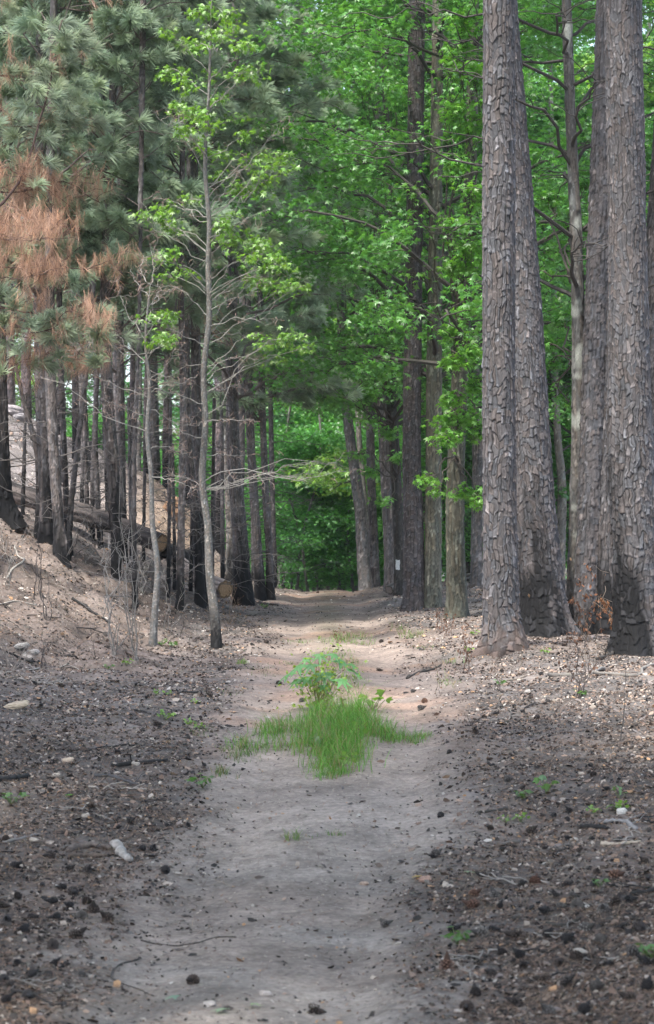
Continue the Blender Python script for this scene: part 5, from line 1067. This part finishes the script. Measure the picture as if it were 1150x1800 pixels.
shrub('scorched_shrub', 'scorched sapling with rusty leaves before the black scar of the thick right pine', 'shrub', (1092,1130), [(1086,1000),(1078,1040),(1102,1020),(1065,1030),(1060,1060),(1125,1042),(1092,985),(1075,1085)], (.24,.20,.17), .007, (.22,.11,.06), 190, .06, 4, tw=.4)
shrub('scorched_shrub', 'thin grey shrub with a few brown leaves before the charred leaning pine', 'shrub', (940,1116), [(905,1035),(960,1050),(985,1010),(950,975),(920,1000),(1000,1060),(975,965)], (.17,.15,.135), .005, (.2,.13,.08), 60, .05, 4)
shrub('scorched_shrub', 'rusty-leaved shrub standing at the foot of the grey-brown leaning pine', 'shrub', (1035,1128), [(1020,1020),(1030,1005),(1045,1030),(1055,1060),(1012,1060),(1040,1080)], (.13,.10,.08), .005, (.21,.10,.06), 130, .055, 3)
shrub('dry_weed', 'reddish dry weed stalks left of the foremost plated pine', 'weed', (820,1180), [(818,1100),(812,1120),(826,1095),(832,1130)], (.13,.08,.065), .004, SB, 70, .04)
shrub('dry_weed', 'dry brown weed stalks by the trail below the straight pine', 'weed', (786,1120), [(782,1070),(776,1085),(790,1065),(798,1080)], (.13,.08,.06), .004, SB, 60, .04)
shrub('dry_weed', 'small dry weed right of the straight pine foot', 'weed', (770,1108), [(765,1075),(772,1068),(778,1080)], (.13,.09,.07), .004, SB, 45, .04)
shrub('dry_weed', 'thin dry stalk on the verge left of the foremost plated pine', 'weed', (764,1225), [(762,1170),(768,1185)], (.12,.1,.08), .003, SB, 14, .03)
shrub('dry_weed', 'low brown weeds on the crown of the trail', 'weed', (596,1130), [(590,1108),(598,1104),(606,1110),(584,1112)], (.13,.09,.06), .003, (.16,.09,.05), 60, .03)
shrub('dry_weed', 'thin dry weeds on the mound below the foremost plated pine', 'weed', (870,1215), [(866,1160),(872,1150),(880,1170)], (.13,.11,.09), .003, SB, 16, .03)
shrub('dry_weed', 'dry stalks between the foremost plated pine and the scorched shrub', 'weed', (910,1190), [(905,1140),(914,1128),(920,1150)], (.13,.11,.09), .003, SB, 18, .03)
shrub('dead_sapling', 'single thin dead stem standing upright on the right verge', 'dead sapling', (1096,1302), [(1095,1178)], (.10,.09,.085), .006, None, 0, twigs=2, bend=.02, tw=.15)
shrub('dead_sapling', 'curved pale root sucker against the foremost plated pine', 'dead sapling', (862,1148), [(852,1050),(858,1075)], (.26,.21,.17), .006, None, 0, twigs=1, tw=.2)
TW = (.24,.225,.21)
shrub('bare_shrub', 'bare pale twiggy shrub in the dip below the double black pine', 'shrub', (200,1150), [(202,1050),(205,960),(190,940),(230,930),(215,980),(180,960)], TW, .008, None, 0, twigs=6, tw=.45, bend=.04)
shrub('bare_shrub', 'bare grey slender sapling left of the bare pale sapling', 'shrub', (238,1162), [(236,1060),(232,960),(220,880),(214,840)], (.2,.185,.17), .008, None, 0, twigs=5, tw=.35, bend=.03)
shrub('bare_shrub', 'black burnt stems standing on the reddish bank', 'shrub', (84,1090), [(82,1010),(66,960),(60,985)], (.05,.045,.045), .007, None, 0, twigs=2, bend=.03)
shrub('bare_shrub', 'thin black burnt stem on the bank right of the other burnt stems', 'shrub', (67,1055), [(66,990),(68,950)], (.045,.04,.04), .008, None, 0, twigs=2, bend=.02)
shrub('bare_shrub', 'dark broken stem among pale sticks at the foot of the reddish bank', 'shrub', (78,1178), [(80,1140),(70,1120),(82,1128)], (.06,.05,.05), .007, None, 0, twigs=2)
shrub('bare_shrub', 'twiggy pale brush hanging at the far left edge of the bank', 'shrub', (10,1030), [(20,960),(45,950),(5,930),(-15,970)], TW, .006, None, 0, twigs=7, tw=.6)
shrub('bare_shrub', 'tangle of pale twigs at the foot of the bank by the left edge', 'shrub', (20,1180), [(0,1120),(40,1130),(70,1150),(60,1110),(10,1140),(90,1165)], (.25,.22,.2), .005, None, 0, twigs=7, tw=.6)
shrub('bare_shrub', 'pale dead twigs in the dip between the bare sapling and the young sweetgum', 'shrub', (300,1110), [(296,1040),(318,1020),(330,1060),(288,1000)], TW, .005, None, 0, twigs=5, tw=.4)
shrub('bare_shrub', 'wispy brown shrub at the right foot of the young sweetgum', 'shrub', (404,1098), [(398,1030),(412,1020),(420,1050),(392,1060),(430,1065)], (.16,.12,.09), .005, (.17,.10,.06), 50, .04, 6)
shrub('bare_shrub', 'bare shrub arching over the end of the long charred log', 'shrub', (246,1040), [(240,960),(262,945),(215,950),(225,920),(270,980)], TW, .006, None, 0, twigs=7, tw=.6, bend=.08)
shrub('bare_shrub', 'bare brush between the black poles on the lip of the bank', 'shrub', (150,985), [(140,900),(165,890),(120,870),(185,900)], (.18,.17,.16), .006, None, 0, twigs=6, tw=.6, bend=.07)
shrub('bare_shrub', 'thin pale shoots beside the bare trail under the last left pine', 'shrub', (492,1040), [(490,990),(498,975),(486,965),(505,1000)], TW, .006, None, 0, twigs=4, tw=.4)
_r = R_(909)
for k, (x, y) in enumerate([(232,1150),(250,1140),(318,1120),(330,1140),(345,1128),(410,1140),(440,1120),(395,1110),(160,1160),(130,1180),(214,1165),(300,1160)]):
    shrub('dead_sapling', 'short charred stem stub standing in the litter between the left pines and the trail', 'dead sapling', (x, y), [(x + _r.uniform(-6, 6), y - _r.uniform(25, 60))], (.05,.045,.042), .004, None, 0, twigs=1, tw=.3)['group'] = 'charred stem stubs on the left'

# leaves, stones
def fallen_leaf(px, py, size, col, rz, label, shape=LEAF5):
    b = G(px, py); a = Acc(); V, Fc = shape; V = V * size; V = V + np.array([0, 0, .02]); V[:, 2] += .15 * V[:, 0] ** 2 / size; a.add(V, Fc, np.array(col)); o = a.obj('fallen_leaf', M_LEAF, loc=b); o.rotation_euler = (.1, -.08, rz); tag(o, label, 'leaf')
fallen_leaf(322,1760,.11,(.22,.36,.27),1.2,'blue-green fallen leaf near the dark cone low on the trail'); fallen_leaf(398,1786,.11,(.26,.38,.26),.6,'pale green fallen leaf at the bottom edge of the trail'); fallen_leaf(434,1775,.09,(.24,.36,.2),-1.5,'smaller green leaf beside the pale one at the bottom edge')
fallen_leaf(812,1538,.11,(.32,.42,.30),-1.3,'pale green fallen leaf on the right edge of the trail'); fallen_leaf(126,1406,.12,(.12,.30,.04),.4,'bright green fallen leaf on the left verge', LEAF1); fallen_leaf(742,1546,.09,(.5,.36,.14),.8,'yellow-orange fallen leaf by the right edge of the trail', LEAF3); fallen_leaf(655,1200,.08,(.3,.35,.12),2.,'pale fallen leaf behind the grass in the wheel track')
def rock(px, py, sx, sy, sz, col, label, group=None, name='stone', seed=0):
    b = G(px, py); r = R_(int(px * 3 + py)); u = np.linspace(0, math.pi, 13); v = np.linspace(0, 2 * math.pi, 19)[:-1]; U, Vv = np.meshgrid(u, v, indexing='ij')
    P = np.stack([np.sin(U) * np.cos(Vv), np.sin(U) * np.sin(Vv), np.cos(U)], -1); P = np.sign(P) * np.abs(P) ** .8; P = P * (1 + .35 * fbm(P * 1.6 + px, 3, 3)[..., None]); n = fbm(P * 5, 2, 8)[..., None]
    V = P * np.array([sx, sy, sz]) * .5; C = np.array(col) * (1 + .35 * n); i = np.arange(13 * 18).reshape(13, 18); j = np.roll(i, -1, 1); q = np.stack([i[:-1], i[1:], j[1:], j[:-1]], -1).reshape(-1, 4)
    o = make_obj(name, V.reshape(-1, 3), q, M_STONE, None, C.reshape(-1, 3), smooth=False, loc=(b.x, b.y, b.z + sz * .2)); o.rotation_euler = (r.uniform(-.2, .2), r.uniform(-.2, .2), r.uniform(-.5, .5)); tag(o, label, 'stone', group)
rock(30,1244,.24,.14,.07,(.40,.33,.25),'flat tan stone on the left verge, near the left edge'); rock(1093,1432,.07,.05,.05,(.55,.53,.5),'small white stone above the grey root on the right verge'); rock(238,1345,.07,.05,.04,(.38,.34,.3),'pale small stone beside the straight black stick'); rock(120,1342,.1,.07,.05,(.42,.34,.27),'buff stone among black cones on the left verge')
rock(38,1142,.16,.12,.07,(.34,.32,.30),'whitish stone at the foot of the reddish bank'); rock(58,1150,.16,.12,.08,(.30,.28,.27),'second whitish stone at the foot of the bank'); rock(48,1158,.12,.1,.06,(.38,.33,.3),'small stone below the two whitish ones'); rock(368,1772,.06,.05,.04,(.36,.33,.31),'grey pebble by the fallen leaves at the bottom of the trail')
rock(467,1752,.06,.05,.035,(.38,.34,.31),'grey pebble low on the trail, right of the dark cone'); rock(1090,1130,.3,.2,.12,(.06,.055,.055),'charred black lump in front of the thick right pine'); rock(20,728,.5,.3,.22,(.27,.25,.26),'pale stone at the top of the grey slope'); rock(36,742,.4,.3,.2,(.23,.22,.23),'second pale stone at the top of the grey slope')
rock(306,908,.42,.5,.55,(.21,.13,.08),'orange-brown clay lump bulging from the eroded cut bank', name='clay_lump'); rock(345,905,.3,.4,.35,(.17,.11,.07),'smaller orange clay lump right of the big one in the cut bank', name='clay_lump'); rock(640,1556,.06,.04,.03,(.33,.25,.2),'reddish pebble on the bare trail'); rock(748,1552,.08,.06,.05,(.3,.2,.16),'brown pebble under the yellow-orange leaf')
for k, (x, y, w) in enumerate([(150,1440,.06),(100,1365,.07),(1000,1525,.05),(790,1560,.05),(905,1530,.04),(1020,1680,.08),(845,1640,.06),(560,1130,.05),(385,1240,.06),(60,1480,.07),(700,1660,.04),(205,1362,.05)]):
    rock(x, y, w, w * .7, w * .5, (.36, .32, .28), 'small pale pebble half sunk in the ground beside the trail', 'small pebbles along the trail')


# ---- low leafy boughs hanging in front of the middle trunks
def boughs(t, b, org, cl, lcol, seed, lsize=.12, dy=-1.2):
    """leafy boughs that belong to tree t; clusters as (column, row, radius px, leaves)"""
    r = R_(seed); wo = Acc(); le = Acc(); Yd = b.y
    for (ox, oy), cs in zip(org, cl):
        for cx, cy, rp, n in cs:
            o = W(ox, oy, Yd); c = W(cx, cy, Yd + dy + r.uniform(-.5, .5)); spray(r, wo, le, o, c, rp / F * Yd, n, lsize, lcol, LEAF5, bcol=(.07, .06, .05), brad=.018, flat=.4, ntw=10, up=.05, tilt=.5, down=.35)
    wo.obj('low_boughs', M_TWIG, t, sub=b); le.obj('low_bough_leaves', M_LEAF, t, sub=b)
def bytext(x): return [o for o in COL.objects if o.get('label', '').startswith(x)][0]
_o = bytext('dark leaning trunk with a white'); boughs(_o, Vector(_o.location), [((690,760)), ((688,700)), ((696,840))],
    [[(640,690,42,230),(600,660,36,200),(570,640,30,150),(620,620,34,170),(660,650,36,190),(585,690,28,110),(545,600,26,110),(648,740,22,70)], [(660,600,34,180),(700,640,30,150),(640,560,36,190),(600,590,34,170),(560,560,30,130),(690,560,30,150),(650,480,38,240),(600,440,38,240),(690,420,34,200),(560,400,34,200),(640,350,38,240),(590,300,38,240),(690,300,34,200),(640,230,38,240),(590,180,38,240),(540,230,34,200),(690,160,34,200),(640,110,38,240),(590,60,38,240),(530,120,34,200),(690,50,34,200),(650,20,34,200)], [(680,760,24,110),(705,800,22,90),(650,830,20,80),(668,880,16,50),(620,800,18,60)]], (.12, .34, .07), 801)
_o = bytext('dark mossy trunk'); boughs(_o, Vector(_o.location), [((803,800)), ((806,700)), ((812,600))],
    [[(832,872,22,110),(815,868,16,70),(845,885,14,60),(770,865,14,40),(748,850,16,50)], [(780,745,30,150),(820,735,26,130),(778,775,18,70),(800,770,22,90),(845,760,24,100),(790,700,22,90),], [(800,640,30,150),(830,620,30,160),(805,470,34,220),(830,430,34,220),(802,390,32,200),(835,330,34,200),(804,280,34,220),(835,210,34,200),(802,180,34,220),(830,110,34,200),(804,80,34,220),(815,30,34,200),(835,680,26,120),(800,580,28,140),(835,540,26,120),(725,330,13,34),(722,480,10,20)]], (.14, .36, .06), 802)
_o = bytext('pale lichen-spotted'); boughs(_o, Vector(_o.location), [((1018,640)), ((1016,500))],
    [[(960,600,26,110),(990,560,26,110),(975,640,20,70),(990,700,20,60)], [(950,480,26,120),(985,440,28,130),(1000,380,26,120),(960,340,26,120),(1030,320,20,80)]], (.10, .29, .06), 803, dy=1.6)

# ---- small broken twigs strewn over bank and verges
def twig_mesh(seed, col):
    r = R_(seed); P = wander(r, np.zeros(3), np.array([.32, 0, .01]), 9, .05); a = Acc(); V, Q4 = tubes(P, .006 * np.linspace(1, .5, 9)[None] * (1 + .2 * r.standard_normal((1, 9))), 6); a.add(V, Q4, np.array(col))
    sp = P[0, [3, 5, 6]]; TP = wander(r, sp, sp + np.array([[.08, .07, .02], [.07, -.06, .01], [.06, .05, .03]]), 5, .06); V, Q4 = tubes(TP, .003 * np.ones((3, 5)), 4); a.add(V, Q4, np.array(col) * 1.1); return a.obj('broken_twig', M_WOOD)
TWG = [twig_mesh(1, (.03, .028, .028)), twig_mesh(2, (.17, .155, .14)), twig_mesh(3, (.10, .075, .06)), twig_mesh(4, (.27, .25, .23))]
_r = R_(606); _n = 0
for i in range(120):
    side = i % 3; py = _r.uniform(1100, 1760) if side else _r.uniform(960, 1180); px = _r.uniform(0, 330) if side == 0 else _r.uniform(0, 300) if side == 1 else _r.uniform(850, 1150)
    b = G(px, py); m, _ = track(np.array([b.x]), np.array([b.y]))
    if m[0] > .2 or b.y > 34: continue
    k = int(_r.integers(0, 4)); o = TWG[k] if _n < 4 and (k not in [x for x in globals().get('_tk', [])]) else TWG[k].copy()
    if o is not TWG[k]: COL.objects.link(o)
    else: globals().setdefault('_tk', []).append(k)
    _n += 1; rz = _r.uniform(0, 6.28); L = .16; dz = gz1(b.x + math.cos(rz) * L * 2, b.y + math.sin(rz) * L * 2) - b.z
    o.location = (b.x, b.y, b.z + .012); o.rotation_euler = (0, -math.atan2(dz, L * 2), rz); o.scale = (_r.uniform(.5, 1.5),) * 3
    w = 'the left bank' if side == 0 else 'the left verge' if side == 1 else 'the right verge'; c = ('black', 'grey', 'brown', 'pale')[k]
    tag(o, c + ' broken twig lying in the litter of ' + w, 'twig', c + ' twigs on ' + w)
for k in range(4):
    if k not in globals().get('_tk', []): bpy.data.objects.remove(TWG[k])

# ---- faint air between the trees
def haze():
    x0, x1, y0, y1, z0, z1 = -170, 170, -70, 275, -12, 46
    V = np.array([[x, y, z] for z in (z0, z1) for x, y in ((x0, y0), (x1, y0), (x1, y1), (x0, y1))], float)
    Fc = np.array([[0, 3, 2, 1], [4, 5, 6, 7], [0, 1, 5, 4], [1, 2, 6, 5], [2, 3, 7, 6], [3, 0, 4, 7]])
    m, t, N, L = nt('haze'); v = N.new('ShaderNodeVolumePrincipled'); v.inputs['Color'].default_value = (.86, .9, .92, 1); v.inputs['Density'].default_value = .0004; v.inputs['Anisotropy'].default_value = .2
    o = N.new('ShaderNodeOutputMaterial'); L.new(v.outputs[0], o.inputs['Volume']); h = make_obj('haze', V, Fc, m); tag(h, 'faint milky air between the trees', 'haze', kind='stuff')
haze()
